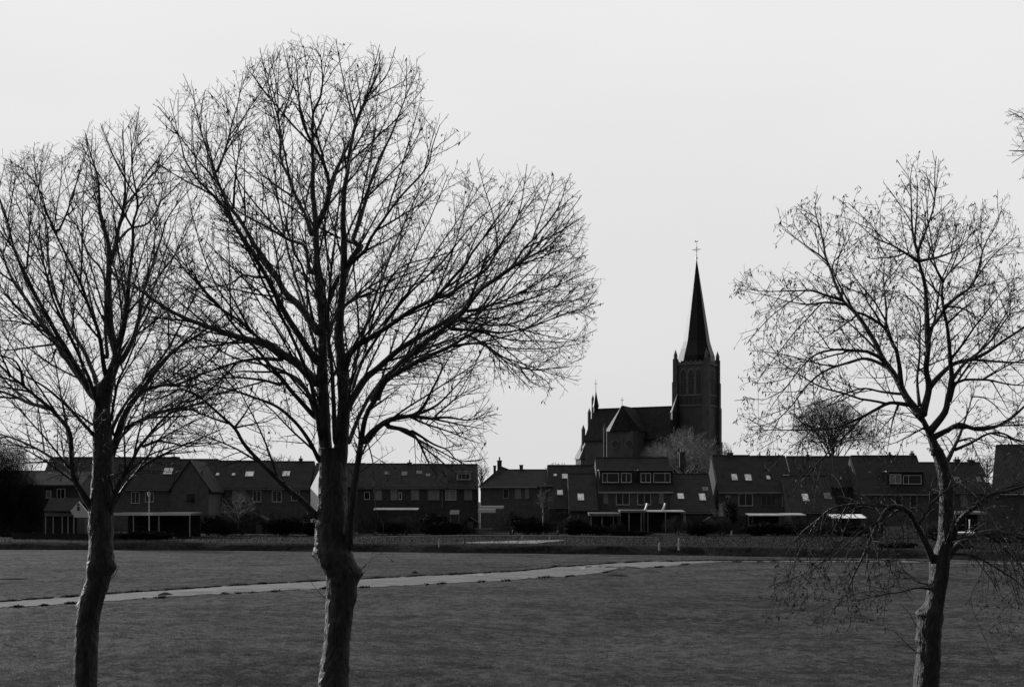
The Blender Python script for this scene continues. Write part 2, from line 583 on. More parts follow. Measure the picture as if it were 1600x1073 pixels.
class Twigs:
    """side shoots, their side shoots and the fine twigs, all in one crown mesh"""

    def __init__(self, seed, inside, mb, spread=1.0, droop=None, seeds=None, rmin=0.0028):
        self.r = random.Random(seed)
        self.inside = inside
        self.mb = mb
        self.droop = droop
        self.seeds = seeds
        self.rmin = rmin
        self.cells = {}

    def shoot(self, p, d, length, r0, r1, step, trop, wob, sides, lim=None):
        rr = self.r
        pts = [p.copy()]
        n = max(1, int(length / step + 0.5))
        q = p.copy()
        d = d.normalized()
        miss = 0
        for i in range(n):
            d = d + Vector((rr.gauss(0, wob), rr.gauss(0, wob), rr.gauss(0, wob) + trop))
            d.normalize()
            q = q + d * step
            if self.inside(q):
                miss = 0
            else:
                miss += 1
            if miss and (miss > (1 if step > .12 else 2) or rr.random() < (0.6 if step > .12 else 0.4)):
                if i == 0:
                    return None
                break
            pts.append(q)
        if len(pts) < 2:
            return None
        if lim is not None:
            if self.crowded(pts, lim):
                return None
            self.count(pts)
        k = len(pts) - 1
        self.mb.tube(pts, [max(self.rmin, r0 + (r1 - r0) * j / k) for j in range(k + 1)], sides, cap=False)
        return pts

    def side_dir(self, t, ang):
        rr = self.r
        o = t.orthogonal().normalized()
        w = rr.uniform(0, 2 * math.pi)
        s = o * math.cos(w) + t.cross(o).normalized() * math.sin(w)
        s.y *= 0.8
        s.normalize()
        return (t * math.cos(ang) + s * math.sin(ang)).normalized()

    def along(self, path, spacing, start):
        L = [0.0]
        for a, b_ in zip(path, path[1:]):
            L.append(L[-1] + (b_ - a).length)
        tot = L[-1]
        if tot < 1e-4:
            return
        s = tot * start + self.r.uniform(0, spacing)
        i = 0
        while s < tot:
            while i < len(L) - 2 and L[i + 1] < s:
                i += 1
            f = (s - L[i]) / max(1e-6, L[i + 1] - L[i])
            yield path[i].lerp(path[i + 1], f), (path[i + 1] - path[i]).normalized(), s / tot, tot
            s += spacing * self.r.uniform(0.55, 1.45)

    def crowded(self, pts, lim):
        n_ = 0
        for q in pts[1::2] or pts[-1:]:
            n_ += self.cells.get((int(q.x / .45 + 999), int(q.y / .9 + 999), int(q.z / .45 + 999)), 0)
        return n_ / max(1, len(pts[1::2])) > lim

    def count(self, pts):
        for q in pts[1:]:
            k = (int(q.x / .45 + 999), int(q.y / .9 + 999), int(q.z / .45 + 999))
            self.cells[k] = self.cells.get(k, 0) + 1

    def clothe(self, path, r0, r1, lvl, cfg):
        c = cfg[lvl]
        for p, t, f, tot in self.along(path, c['gap'], c['start']):
            ang = math.radians(self.r.uniform(*c['ang']))
            d = self.side_dir(t, ang)
            ln = c['len'] * ((1.2 - 1.0 * f) if lvl == 0 else (1.15 - 0.6 * f)) * self.r.uniform(0.45, 1.3)
            rp = r0 + (r1 - r0) * f
            ra = min(rp * 0.7, c['r'])
            trop = c['trop']
            if self.droop is not None:
                trop = trop + self.droop(p)
            pts = self.shoot(p, d, ln, ra, c['r1'], c['step'], trop, c['wob'], c['sides'], c.get('lim'))
            if pts is None:
                continue
            if lvl + 1 in cfg:
                self.clothe(pts, ra, c['r1'], lvl + 1, cfg)
            if self.seeds is not None and lvl >= 2 and self.r.random() < self.seeds[1]:
                q = pts[-1]
                for _ in range(self.r.randint(1, 2)):
                    a = Vector((self.r.gauss(0, .5), self.r.gauss(0, .5), -1 + self.r.gauss(0, .4))).normalized()
                    s = a.orthogonal().normalized() * self.r.uniform(.010, .021)
                    e = q + a * self.r.uniform(.06, .13)
                    mid = (q + e) / 2
                    self.seeds[0].add([q, mid + s, e, mid - s], [(0, 1, 2, 3)])


CFG = {0: dict(lim=4.0, gap=.36, start=.06, ang=(14, 34), len=3.2, r=.027, r1=.0065, step=.2, trop=.024, wob=.035, sides=5),
       1: dict(lim=7.0, gap=.17, start=.10, ang=(24, 52), len=1.0, r=.0135, r1=.0046, step=.15, trop=.035, wob=.065, sides=4),
       2: dict(gap=.15, start=.10, ang=(35, 68), len=.32, r=.0066, r1=.0036, step=.10, trop=.03, wob=.11, sides=3),
       3: dict(gap=.13, start=.15, ang=(35, 65), len=.12, r=.0044, r1=.0031, step=.07, trop=.02, wob=.13, sides=3)}


def trunk_mesh(mb, path, lumps, sides=56, seed=0):
    """thick trunk with rough bark and burls; path = list of (point, radius)"""
    pts = [p for p, _ in path]
    sp = smooth_path(pts, 0.04)
    # radius by height
    zs = [p.z for p in pts]
    rs = [r for _, r in path]
    vs = []
    for p in sp:
        r = float(np.interp(p.z, zs, rs))
        for k in range(sides):
            w = 2 * math.pi * k / sides
            u = Vector((math.cos(w), math.sin(w), 0))
            q = p + u * r
            rr = r * (1 + 0.06 * noise.noise(Vector((q.x * 2.2 + seed, q.y * 2.2, q.z * 0.9))) + 0.05 * noise.noise(Vector((q.x * 9 + seed, q.y * 9, q.z * 2.5)))
                      + 0.11 * abs(noise.noise(Vector((q.x * 21, q.y * 21, q.z * 3.2 + seed)))) + 0.05 * noise.noise(Vector((q.x * 48, q.y * 48, q.z * 14 + seed))))
            for c, amp, wid in lumps:
                dd = (q - c).length
                rr += amp * math.exp(-(dd / wid) ** 2)
            vs.append(p + u * rr)
    fs = []
    for i in range(len(sp) - 1):
        for k in range(sides):
            k2 = (k + 1) % sides
            fs.append((i * sides + k, i * sides + k2, (i + 1) * sides + k2, (i + 1) * sides + k))
    fs.append(tuple(range((len(sp) - 1) * sides, len(sp) * sides)))
    mb.add(vs, fs)


def big_tree(label, Y0, trunk, limbs, poly, lumps, seed, cfg, half_depth, droop=None, seeds_p=None, limb_min=5.0):
    rr = random.Random(seed)
    base = P(trunk[0][0], trunk[0][1], Y0)
    base.z = 0
    root = empty('bare_tree', base, label, 'tree', 'bare trees at the front of the field')
    # trunk
    tp = [(P(x, y, Y0), w * Y0 / F / 2) for x, y, w in trunk]
    tp[0] = (Vector((tp[0][0].x, Y0, -0.1)), tp[0][1])
    tb = MB()
    trunk_mesh(tb, tp, [(P(x, y, Y0 + dy), amp, wid) for x, y, dy, amp, wid in lumps], seed=seed)
    tb.build('trunk', 'bark', root, smooth=True)
    # skeleton: list of (px,py,dy,r) already placed
    placed = []
    for (x0, y0, w0), (x1, y1, w1) in zip(trunk, trunk[1:]):
        for k in range(12):
            t = k / 12
            placed.append((x0 + (x1 - x0) * t, y0 + (y1 - y0) * t, 0.0, w0 + (w1 - w0) * t))
    crown = MB()
    seedmb = crown if seeds_p else None
    cx = sum(p[0] for p in poly) / len(poly)

    def inside(q):
        px = 800 + q.x * F / q.y
        py = HZ - (q.z - CH) * F / q.y
        if abs(q.y - Y0) > half_depth:
            return False
        px += 15 * noise.noise(q * 2.3) + 9 * noise.noise(q * 6.1)
        py += 15 * noise.noise(q * 2.3 + Vector((7, 3, 1))) + 9 * noise.noise(q * 6.1 + Vector((2, 8, 4)))
        return in_poly(px, py, poly)

    tw = Twigs(seed + 1, inside, crown, droop=droop, seeds=(seedmb, seeds_p) if seeds_p else None)
    for w0, w1, slope, s in limbs:
        px = parse(s)
        # join to the nearest point already there
        x, y = px[0]
        j = min(placed, key=lambda q: (q[0] - x) ** 2 + (q[1] - y) ** 2)
        dy = j[2]
        if math.hypot(j[0] - x, j[1] - y) > 2.5:
            px = [(j[0], j[1])] + px
        if slope is None:
            slope = rr.choice((-1, 1)) * rr.uniform(0.15, 0.75)
        w0 = min(w0, j[3] * 0.98)
        pts = []
        dys = [dy]
        for a, b_ in zip(px, px[1:]):
            dys.append(dys[-1] + slope * math.hypot(b_[0] - a[0], b_[1] - a[1]) * Y0 / F)
        pts = [P(a, b_, Y0 + max(-half_depth * .9, min(half_depth * .9, d))) for (a, b_), d in zip(px, dys)]
        sp = smooth_path(pts, 0.10)
        wob = [Vector((0, 0, 0))]
        sp2 = []
        for i, p in enumerate(sp):
            e = 0.014 * min(1, i / 5)
            sp2.append(p + Vector((noise.noise(p * 2.1 + Vector((seed, 0, 0))), noise.noise(p * 2.1 + Vector((0, seed, 5))), noise.noise(p * 2.1 + Vector((9, 0, seed))))) * e)
        sp = sp2
        m = len(sp) - 1
        r0 = w0 * Y0 / F / 2
        r1 = max(.0045, w1 * .5 * Y0 / F / 2)
        rad = [(r0 + (r1 - r0) * (i / m) ** 0.72) * (1 + 0.25 * math.exp(-i / 2.0)) * (1 + 0.10 * noise.noise(sp[i] * 5)) for i in range(m + 1)]
        if w0 >= limb_min:
            lb = MB()
            lb.tube(sp, rad, 10)
            lb.build('limb', 'bark', root, smooth=True)
        else:
            crown.tube(sp, rad, 6)
        tot = sum(math.hypot(b_[0] - a[0], b_[1] - a[1]) for a, b_ in zip(px, px[1:]))
        done = 0
        for (a, b_), (da, db) in zip(zip(px, px[1:]), zip(dys, dys[1:])):
            seg = math.hypot(b_[0] - a[0], b_[1] - a[1])
            k = max(1, int(seg / 3))
            for i in range(k):
                t = i / k
                fr = (done + seg * t) / tot
                placed.append((a[0] + (b_[0] - a[0]) * t, a[1] + (b_[1] - a[1]) * t, da + (db - da) * t, w0 + (w1 - w0) * fr ** .8))
            done += seg
        if w0 >= 4:
            tw.clothe(sp, r0, r1, 0, cfg)
        tw.clothe(sp, r0, r1, 1, cfg)
    crown.build('crown', 'twig', root)
    return root


# ---- the tall middle tree
T2_TRUNK = [(518, 1150, 62), (520, 1073, 47), (526, 1004, 38), (533, 926, 45), (534, 895, 50), (520, 862, 54), (518, 840, 48), (519, 800, 46), (520, 745, 41), (519, 700, 40)]
T2_LUMPS = [(489, 872, 0, .13, .16), (558, 893, 0, .10, .16), (540, 866, -.2, .08, .2), (508, 880, -.3, .07, .2), (548, 935, 0, .05, .14), (545, 845, 0, .06, .15)]
T2 = [
    (26, 3, 0.06, 'Z 512 735 A 385 1073 375 850 370 650 375 450 360 330 340 150 335 0 C 335 950 318 800 318 600 312 450 322 350 360 250 372 150 360 20'),
    (26, 3, -0.1, 'Z 528 735 A 480 1073 490 900 480 700 462 500 478 300 488 150 C 490 1060 485 950 490 800 510 690 520 600 540 480 560 400 590 320 650 200 690 100 690 20'),
    (17, 13, -0.35, 'Z 541 862 Z 548 805 Z 556 745 Z 564 690 Z 572 650 Z 588 622'),
    (9, 2, .35, 'C 310 1020 275 920 220 810 190 720 140 610 135 500 125 350 115 200 80 40'),
    (10, 2, -.5, 'C 338 980 390 860 408 760 380 640 335 550 260 400 240 250 225 100 212 10'),
    (8, 2, .5, 'C 405 770 440 690 485 590 550 450 565 400 615 280 660 220 720 150 768 50'),
    (10, 2, .5, 'A 488 190 540 80 590 20 C 540 1060 580 950 620 800 680 620 740 500 800 350 850 230 912 95'),
    (9, 2, -.45, 'A 398 340 440 240 490 150 560 90 610 40 C 640 1050 700 960 770 860 850 770 960 640 985 540 1028 410'),
    (12, 2, -.35, 'A 490 660 560 575 640 525 740 465 840 395 E 41 860 150 800 240 700 320 610 345 560 440 440 530 350 585 260'),
    (6, 2, .4, 'E 150 800 220 790 300 730 430 650 460 595 530 480 590 380 620 290 640 180 655 60'),
    (14, 2, .25, 'Z 540 640 A 600 770 680 700 780 610 850 560 950 500 1073 430 E 300 875 345 800 420 740 560 640 640 530 700 470 790 360 840 280 878 150'),
    (5, 1.5, -.3, 'E 325 880 450 850 600 790 740 710 850 650 940 590 1000 567'),
    (4.5, 1.5, .4, 'E 330 880 520 860 650 820 760 780 830 730 900 680'),
    (15, 2, -.3, 'Z 586 622 A 740 740 F 330 370 480 260 600 160 E 314 875 400 760 520 670 650 590 760 530 850 440 920 330'),
    (12, 2, .3, 'Z 586 622 F 150 540 250 490 380 420 500 370 600 310 690 250 740 150 830 10'),
    (5, 1.5, -.4, 'F 530 360 680 345 760 400 850 460 940 490 1073 495'),
    (5, 1.5, .3, 'F 520 265 640 270 800 285 900 270 1000 240 1073 210 E 880 890 960 880 1010 810 1058 742'),
    (4.5, 1.5, -.4, 'F 570 215 700 240 830 240 950 200 1073 155 E 870 825 930 750'),
    (4, 1.5, .2, 'Z 735 525 Z 757 537 Z 786 558 Z 830 577 Z 890 572'),
    (2.5, 1, .2, 'Z 812 573 Z 822 588 Z 835 600 Z 865 606'),
    (3.5, 1.5, .3, 'E 245 975 400 1000 560 1040 750 1050 900 1050 1000 1005 1048 982'),
    (12, 2, -.5, 'Z 571 688 F 90 830 180 770 310 745 370 690 420 590 470 490 528 390'),
    (6, 1.5, .4, 'F 310 750 400 765 500 758 620 775 700 740 760 720'),
    (5, 1.5, -.2, 'F 345 735 440 690 540 590 600 520 650 480'),
    (4, 1.5, .3, 'F 430 750 500 690 560 640 680 575'),
    (8, 2, -.2, 'F 170 810 270 830 330 880 370 960 400 1020 Z 690 752'),
    (5, 1.5, .3, 'F 300 835 420 905 500 940 560 1000 690 1000'),
    (6, 2, .5, 'A 540 820 570 720 610 600 660 400 720 260 790 150 850 50 885 0'),
    (6, 2, -.5, 'A 500 720 540 590 600 480 680 350 740 210 800 140 900 100 1073 60'),
    (5, 2, .5, 'A 480 360 560 300 640 240 740 190 860 140 980 90 1073 50'),
    (17, 3.5, .3, 'A 330 770 240 680 150 620 60 560 B 715 545 640 530 560 505 430 460 280 400 150 320 60 260 Z 190 437 Z 165 418'),
    (7, 1.5, -.4, 'B 860 640 730 530 620 430 500 350 400 240 320 150 230 40 Z 246 362 Z 232 332'),
    (14, 2, .3, 'A 345 490 250 360 160 270 110 180 60 110 20 50 D 640 1020 560 880 500 800 440 680 410 600 370 480 330 350 300 200 290 125'),
    (12, 2, -.3, 'A 340 660 230 500 150 370 110 290 60 190 0 90 D 590 1000 520 900 470 800 330 660 250 540 220 430 170 330 100 245'),
    (5, 1.5, .3, 'D 425 600 470 490 510 340 550 180 573 40'),
    (5, 1.5, -.5, 'D 518 800 530 600 560 450 585 330 590 250'),
    (4, 1.5, -.3, 'D 585 880 578 700 580 560 575 440'),
    (7, 1.5, .5, 'Z 484 425 D 915 1020 820 980 700 910 590 850 520 800 460 720 300 610 150 600'),
    (5, 1.5, -.4, 'A 320 440 290 280 275 200 255 120 215 60 205 0 C 200 900 200 780 205 560 190 400'),
    (9, 2, -.35, 'A 330 970 220 850 145 760 60 660 B 720 590 600 470 520 360 420 250 300 100 212 5'),
    (5, 1.5, .4, 'A 150 775 B 850 790 740 760 600 750 480 760 330 800 200 860 100 900'),
    (7, 1.5, .5, 'B 860 650 700 645 560 680 420 730 280 790 180 800 90 870 10 950'),
    (13, 2, -.25, 'Z 495 806 Z 470 780 Z 441 756 Z 386 700 B 600 1040 520 960 430 880 350 830 280 820 180 830 60 850'),
    (4, 1.5, .2, 'B 590 1035 640 970 700 870 740 760'),
    (5, 1.5, .4, 'B 440 885 330 910 220 930 120 980 10 1030'),
    (7, 1.5, .3, 'A 325 940 270 800 200 740 110 720 B 740 720 600 720 480 770 340 840'),
    (4, 1.5, .6, 'A 60 190 0 190 B 640 180 560 230 420 250 250 290 120 300'),
    (4, 1.5, -.6, 'A 130 300 B 700 280 560 250 450 210 330 150 200 120'),
    (3, 1, -.3, 'B 600 1030 700 1010 800 985 900 900'),
    (1.6, .9, -.1, 'Z 548 910 Z 562 892 Z 578 875 Z 600 862'),
    (1.6, .9, .1, 'Z 548 915 Z 572 890 Z 582 862'),
    (1.4, .9, -.1, 'Z 515 938 Z 500 926 Z 486 908'),
    (2.4, 1, -.4, 'Z 574 690 Z 582 720 Z 584 760 Z 588 800 Z 598 818 Z 597 850'),
    (2.4, 1, -.4, 'Z 552 858 Z 546 820 Z 556 790 Z 566 760'),
]
T2 += [
    (9, 2, .5, 'Z 538 690 Z 548 610 Z 562 540 Z 585 470 Z 612 395 Z 645 320 Z 672 262'),
    (9, 2, -.6, 'Z 524 690 Z 520 600 Z 513 500 Z 520 400 Z 532 310 Z 556 220'),
    (9, 2, -.5, 'Z 503 690 Z 486 600 Z 458 530 Z 426 470 Z 392 400 Z 352 330 Z 318 270'),
    (8, 2, .5, 'A 415 640 405 560 430 440 470 370 520 330 600 290 700 250 800 190 900 150 1040 60'),
    (8, 2, .6, 'Z 545 690 Z 566 640 Z 600 590 Z 650 552 Z 710 528 Z 770 500 Z 830 480 Z 890 470'),
    (8, 2, -.6, 'Z 500 720 Z 478 680 Z 440 640 Z 390 618 Z 330 600 Z 270 580'),
    (7, 2, .4, 'Z 498 640 Z 470 600 Z 430 575 Z 370 560 Z 310 530 Z 250 520'),
    (7, 2, .5, 'Z 497 560 Z 476 480 Z 452 400 Z 436 320 Z 425 240 Z 412 160'),
    (7, 2, -.5, 'Z 545 600 Z 580 540 Z 630 470 Z 690 410 Z 740 350 Z 790 310'),
]
T2_POLY = [(240, 165), (290, 126), (330, 148), (378, 106), (430, 78), (500, 52), (560, 72), (622, 92), (664, 106), (694, 180), (748, 212), (762, 268),
           (830, 272), (894, 278), (914, 385), (934, 455), (928, 525), (894, 604), (830, 612), (770, 590), (772, 650), (748, 745), (690, 762), (640, 735),
           (600, 790), (560, 740), (480, 770), (400, 740), (300, 735), (240, 660), (180, 600), (165, 430), (230, 300), (248, 220)]


def low_droop(zlim, amt):
    return lambda p: -amt * max(0.0, min(1.0, (zlim - p.z) / 2.0))


big_tree('tallest bare tree in the field, thick burled trunk, wide crown reaching almost to the church', 28.0, T2_TRUNK, T2, T2_POLY, T2_LUMPS, 3, CFG, 3.6, droop=low_droop(7.0, .07), seeds_p=.06)

# ---- left tree
T1_TRUNK = [(131, 1145, 44), (133, 1073, 34), (138, 963, 35), (154, 902, 35), (157, 880, 39), (158, 842, 34), (158, 801, 37), (160, 760, 33), (161, 721, 30), (159, 640, 25), (166, 598, 24)]
T1_LUMPS = [(174, 885, 0, .09, .14), (122, 946, 0, .07, .10), (140, 890, -.2, .05, .2)]
T1 = [
    (18, 2.5, .1, 'H 610 540 650 430 635 330 618 280 610 150 605 0 G 610 850 600 700 570 600 555 480 545 350 500 200 480 100'),
    (11, 2, -.4, 'H 655 380 690 260 710 130 720 0 G 740 740 745 600 770 500 740 300 735 180 725 60'),
    (10, 2, .4, 'H 670 450 740 330 780 180 800 60 G 830 900 900 690 920 620 960 540 1073 400'),
    (8, 2, -.3, 'G 612 830 640 750 660 640 690 520 700 400 690 200 685 80'),
    (14, 2, .3, 'H 530 640 440 520 350 400 300 320 230 230 160 120 90 20 G 40 850 0 750 Z -25 360 Z -45 320'),
    (11, 2, -.3, 'H 500 600 400 430 310 280 240 150 170 30 G 110 830 70 710 40 580 0 470 Z -15 270'),
    (9, 2, .5, 'H 545 590 510 480 470 390 380 240 330 130 290 0 G 270 800 265 650 230 500 200 320 190 190'),
    (8, 2, -.5, 'H 590 520 560 330 540 250 490 120 450 10 G 380 800 320 680 270 560 220 420 130 300 60 290'),
    (6, 2, .3, 'H 600 420 590 300 G 580 900 500 780 430 620 380 540 440 340 490 190'),
    (13, 2, -.3, 'Z 152 806 Z 128 768 Z 114 740 H 390 850 330 760 260 690 200 640 130 580 50 520 0 470 Z -40 555 Z -90 530'),
    (7, 2, .4, 'H 290 710 170 680 80 640 0 610 Z -50 600 Z -110 570'),
    (5, 1.5, -.3, 'H 130 580 110 480 70 430 0 415 Z -40 545'),
    (7, 1.5, .5, 'Z 125 765 Z 105 735 Z 70 708 Z 30 688 Z 0 678 Z -60 665'),
    (5, 1.5, .2, 'H 525 800 440 740 370 710 280 690'),
    (17, 2.5, .2, 'Z 166 745 H 620 970 660 850 720 700 800 600 860 510 960 400 1073 320 Z 335 505 Z 365 480'),
    (7, 1.5, -.4, 'H 780 620 880 585 1000 570 1073 540 Z 340 570'),
    (6, 1.5, .4, 'H 690 820 800 770 940 720 1073 690 Z 345 615 Z 370 600'),
    (10, 2, -.4, 'Z 170 798 Z 188 752 H 750 980 790 910 880 800 960 720 1073 640 Z 345 600'),
    (5, 1.5, .3, 'H 800 920 880 890 960 900 1073 920 Z 350 690'),
    (8, 1.5, .3, 'Z 172 802 Z 195 760 Z 225 727 Z 250 712 Z 300 690 Z 350 668'),
    (5, 2, -.6, 'H 610 800 640 650 660 560 720 430 760 300 G 780 1000 760 850 720 700'),
    (5, 1.5, .6, 'H 560 330 540 250 G 500 1000 480 900 430 760 420 650'),
    (5, 1.5, -.5, 'H 690 260 G 700 1000 620 860 560 700 460 640 400 560'),
    (4, 1.5, .4, 'H 230 250 100 225 0 215 Z -50 495'),
    (4, 1.5, -.3, 'H 300 350 180 365 90 380 0 385 Z -60 545'),
    (4, 1.5, .3, 'H 310 380 290 440 230 490 180 520'),
    (5, 1.5, .6, 'G 640 730 720 640 830 600 900 460 900 330 860 230'),
    (4, 1.5, -.4, 'G 330 640 400 480 440 330 480 200'),
    (4, 1.5, .4, 'G 150 850 165 650 170 480 120 380'),
    (3, 1, -.2, 'Z 186 725 Z 188 740 Z 170 749 Z 148 749 Z 130 738'),
    (1.5, .9, 0, 'Z 172 905 Z 180 897 Z 186 884'),
]
T1 += [
    (8, 2, .5, 'Z 166 690 Z 190 640 Z 228 590 Z 265 540 Z 300 470 Z 330 400'),
    (8, 2, -.5, 'Z 158 650 Z 138 590 Z 112 530 Z 84 470 Z 66 400 Z 60 330'),
    (7, 2, .5, 'Z 166 610 Z 184 560 Z 214 510 Z 240 450 Z 262 380 Z 282 320'),
    (7, 2, -.4, 'Z 156 690 Z 120 650 Z 78 610 Z 30 580 Z -20 530'),
    (6, 2, .3, 'Z 172 700 Z 215 660 Z 262 640 Z 310 640'),
]
T1_POLY = [(-130, 420), (-60, 300), (0, 262), (48, 226), (95, 238), (140, 200), (200, 176), (245, 190), (300, 225), (355, 320), (390, 440), (385, 560), (365, 640),
           (345, 700), (260, 735), (150, 770), (60, 735), (-90, 720), (-160, 560)]
big_tree('bare tree on the left, its leaning trunk forking low before the terraced gardens', 31.0, T1_TRUNK, T1, T1_POLY, T1_LUMPS, 23, CFG, 3.4, droop=low_droop(7.5, .06), seeds_p=.03)

# ---- right tree
T3_TRUNK = [(1444, 1145, 46), (1447, 1073, 38), (1451, 1012, 35), (1452, 972, 36), (1460, 940, 28), (1467, 900, 28), (1467, 877, 28), (1477, 844, 25), (1479, 790, 21), (1478, 755, 21), (1472, 725, 20), (1462, 700, 18)]
T3_LUMPS = [(1440, 956, 0, .10, .12), (1436, 1000, 0, .05, .09), (1470, 966, 0, .05, .12), (1456, 955, -.25, .06, .15), (1476, 880, 0, .04, .15)]
T3 = [
    (17, 13, .0, 'I 590 600 535 470 500 390'),
    (14, 2.5, .3, 'I 500 390 430 310 380 220 340 150 280 70 250 0 K 720 390 650 300 600 250 560 170 530 80 500 0 Z 1287 381 Z 1274 330 Z 1278 304'),
    (5, 1.5, -.3, 'K 590 245 500 220 430 195 330 195 130 195 40 162'),
    (5, 1.5, .4, 'K 620 270 500 260 400 270 250 245 130 205'),
    (6, 1.5, -.5, 'K 830 580 750 540 700 530 540 525 430 560 350 640 260 750 140 810'),
    (6, 1.5, .5, 'K 860 630 740 575 640 590 500 640 400 720 300 850 200 930 40 960'),
    (8, 2, -.5, 'I 385 220 375 100 360 20 K 880 500 830 400 720 330 650 290 J 0 640 40 580 90 430'),
    (5, 1.5, .3, 'K 835 405 840 300 830 180 J 290 650 300 560 320 520'),
    (7, 1.5, -.3, 'K 960 830 860 820 780 860 680 910 550 960 400 970 250 970 100 970'),
    (5, 1.5, .5, 'K 930 770 820 760 720 740 600 770 450 820 300 860'),
    (3.5, 1, .2, 'K 910 825 880 900 860 1000 Z 1385 708'),
    (3.5, 1, -.3, 'I 510 460 400 520 330 550 240 570'),
    (13, 2, -.15, 'I 505 385 540 240 525 130 540 0 J 530 920 520 750 490 620 480 550 540 390 570 280 575 100 583 15'),
    (6, 1.5, .3, 'J 480 550 450 450 445 280 440 130 458 40'),
    (5, 1.5, -.5, 'J 480 600 400 550 330 510 240 470 130 380'),
    (5, 1.5, .5, 'J 490 600 620 570 720 520 800 420'),
    (6, 1.5, .5, 'I 490 330 475 200 485 100 490 0 J 490 900 440 820 340 770 230 780'),
    (13, 2, -.35, 'I 555 470 630 370 650 290 670 200 665 100 655 0 J 640 950 620 850 620 720 700 620 780 550 850 490'),
    (6, 1.5, .4, 'J 630 860 700 800 780 740 820 640 850 520 920 400 950 290'),
    (5, 1.5, -.4, 'J 622 720 580 640 540 560 600 460 640 400'),
    (5, 1.5, .4, 'J 540 990 600 920 640 860 740 870 830 930 920 970'),
    (9, 2, .35, 'I 545 230 600 170 680 100 760 80 850 45 J 950 1050 1073 970 Z 1640 480 Z 1690 450'),
    (6, 1.5, -.4, 'I 660 310 690 210 740 190 870 190 960 210 1060 220 Z 1650 600'),
    (6, 1.5, .5, 'I 672 190 740 100 830 30 J 900 1030 1000 900 1073 880 Z 1650 460'),
    (9, 2, -.3, 'I 590 500 650 470 710 440 800 465 880 460 960 430 1040 370 1073 340 Z 1650 600 Z 1700 570'),
    (9, 2, .4, 'I 640 650 700 530 740 430 770 330 780 280'),
    (3, 1, .2, 'I 780 285 850 290 920 340 970 400 1073 480'),
    (6, 1.5, -.4, 'I 690 580 780 540 880 490 960 490 1073 545 Z 1660 700'),
    (13, 2, -.4, 'Z 1462 880 L 555 390 520 310 460 200 430 145 330 110 260 200 200 330 130 480 60 620 0 690'),
    (5, 1.2, .3, 'L 440 150 370 130 300 180 240 130 160 110 60 160 0 180'),
    (3, 1, -.3, 'L 320 110 380 200 400 280 L 360 420 370 540 450 640'),
    (5, 1.2, .4, 'L 340 115 220 100 100 100 Z 1290 800 Z 1255 850 Z 1220 925'),
    (4, 1.2, -.5, 'L 270 190 150 260 20 380 Z 1270 890 Z 1235 940'),
    (14, 2, .3, 'Z 1474 885 L 640 400 700 330 780 280 900 250 1000 270 1073 290 Z 1650 850'),
    (13, 2, -.4, 'Z 1476 860 L 650 330 720 180 800 110 900 40 1073 0 Z 1650 740 Z 1700 760'),
    (2.6, 1.2, -.6, 'L 610 390 640 300 680 180 710 80 700 0'),
    (2.8, 1.2, -.6, 'L 770 -50 855 60 865 180 840 280 835 370 850 460'),
    (2.6, 1.2, -.4, 'L 868 190 950 250 1000 330 1035 420'),
    (2.4, 1, -.2, 'L 848 440 830 500 780 600 780 660 830 790 890 930 940 1040'),
    (3, 1, -.3, 'L 900 250 990 400 1040 560 1010 650 960 720'),
    (2.6, 1, .3, 'L 1000 270 1050 400 1073 530 1000 590 930 650'),
    (4, 1.2, -.3, 'L 560 575 480 565 380 590 280 605 130 640'),
    (3, 1, .3, 'L 560 550 470 530 400 480 320 520'),
    (2, 1, .1, 'L 490 805 440 720 380 650'),
    (2, 1, -.2, 'L 470 925 400 860 340 800'),
    (1.8, .9, -.1, 'L 465 920 430 890 340 890'),
]
T3_POLY = [(1152, 440), (1213, 330), (1275, 300), (1330, 312), (1385, 285), (1425, 246), (1466, 236), (1502, 288), (1572, 312), (1620, 400), (1700, 480), (1750, 620),
           (1720, 800), (1650, 950), (1580, 1050), (1530, 960), (1500, 860), (1440, 900), (1390, 960), (1320, 985), (1240, 965), (1200, 940), (1190, 880), (1240, 800), (1190, 720), (1148, 690), (1165, 560)]
CFG3 = {0: dict(CFG[0], gap=.85, lim=3, ang=(20, 50), len=2.2, trop=.0, wob=.075), 1: dict(CFG[1], gap=.25, lim=6.5, len=1.0, r1=.0052, trop=.01), 2: dict(CFG[2], gap=.16, trop=.0, len=.55), 3: dict(CFG[3], gap=.11, trop=-.02)}
big_tree('bare tree on the right with pale trunk side, low drooping branches and hanging seeds', 26.0, T3_TRUNK, T3, T3_POLY, T3_LUMPS, 41, CFG3, 3.2, droop=low_droop(6.8, .12), seeds_p=.45)


T4_TRUNK = [(1842, 1150, 46), (1842, 1000, 36), (1846, 850, 32), (1850, 700, 26)]
T4 = [(18, 2, .2, 'Z 1850 700 Z 1846 520 Z 1850 300 Z 1842 120'), (12, 2, -.3, 'Z 1848 640 Z 1790 450 Z 1730 320 Z 1650 245 Z 1577 236'), (7, 1.5, .2, 'Z 1740 335 Z 1690 250 Z 1630 205 Z 1574 172'),
      (10, 2, .3, 'Z 1848 600 Z 1900 420 Z 1960 300 Z 1990 200'), (9, 2, -.3, 'Z 1850 560 Z 1800 380 Z 1770 220 Z 1760 120')]
T4_POLY = [(1640, 90), (1700, 40), (1850, 20), (2010, 150), (2040, 400), (1980, 600), (1850, 680), (1760, 560), (1690, 400), (1600, 260), (1585, 238), (1572, 170), (1600, 168)]
big_tree('bare tree mostly outside the right edge, one thin branch tip reaching into the sky', 27.0, T4_TRUNK, T4, T4_POLY, [], 57, CFG3, 3.0, seeds_p=.1)


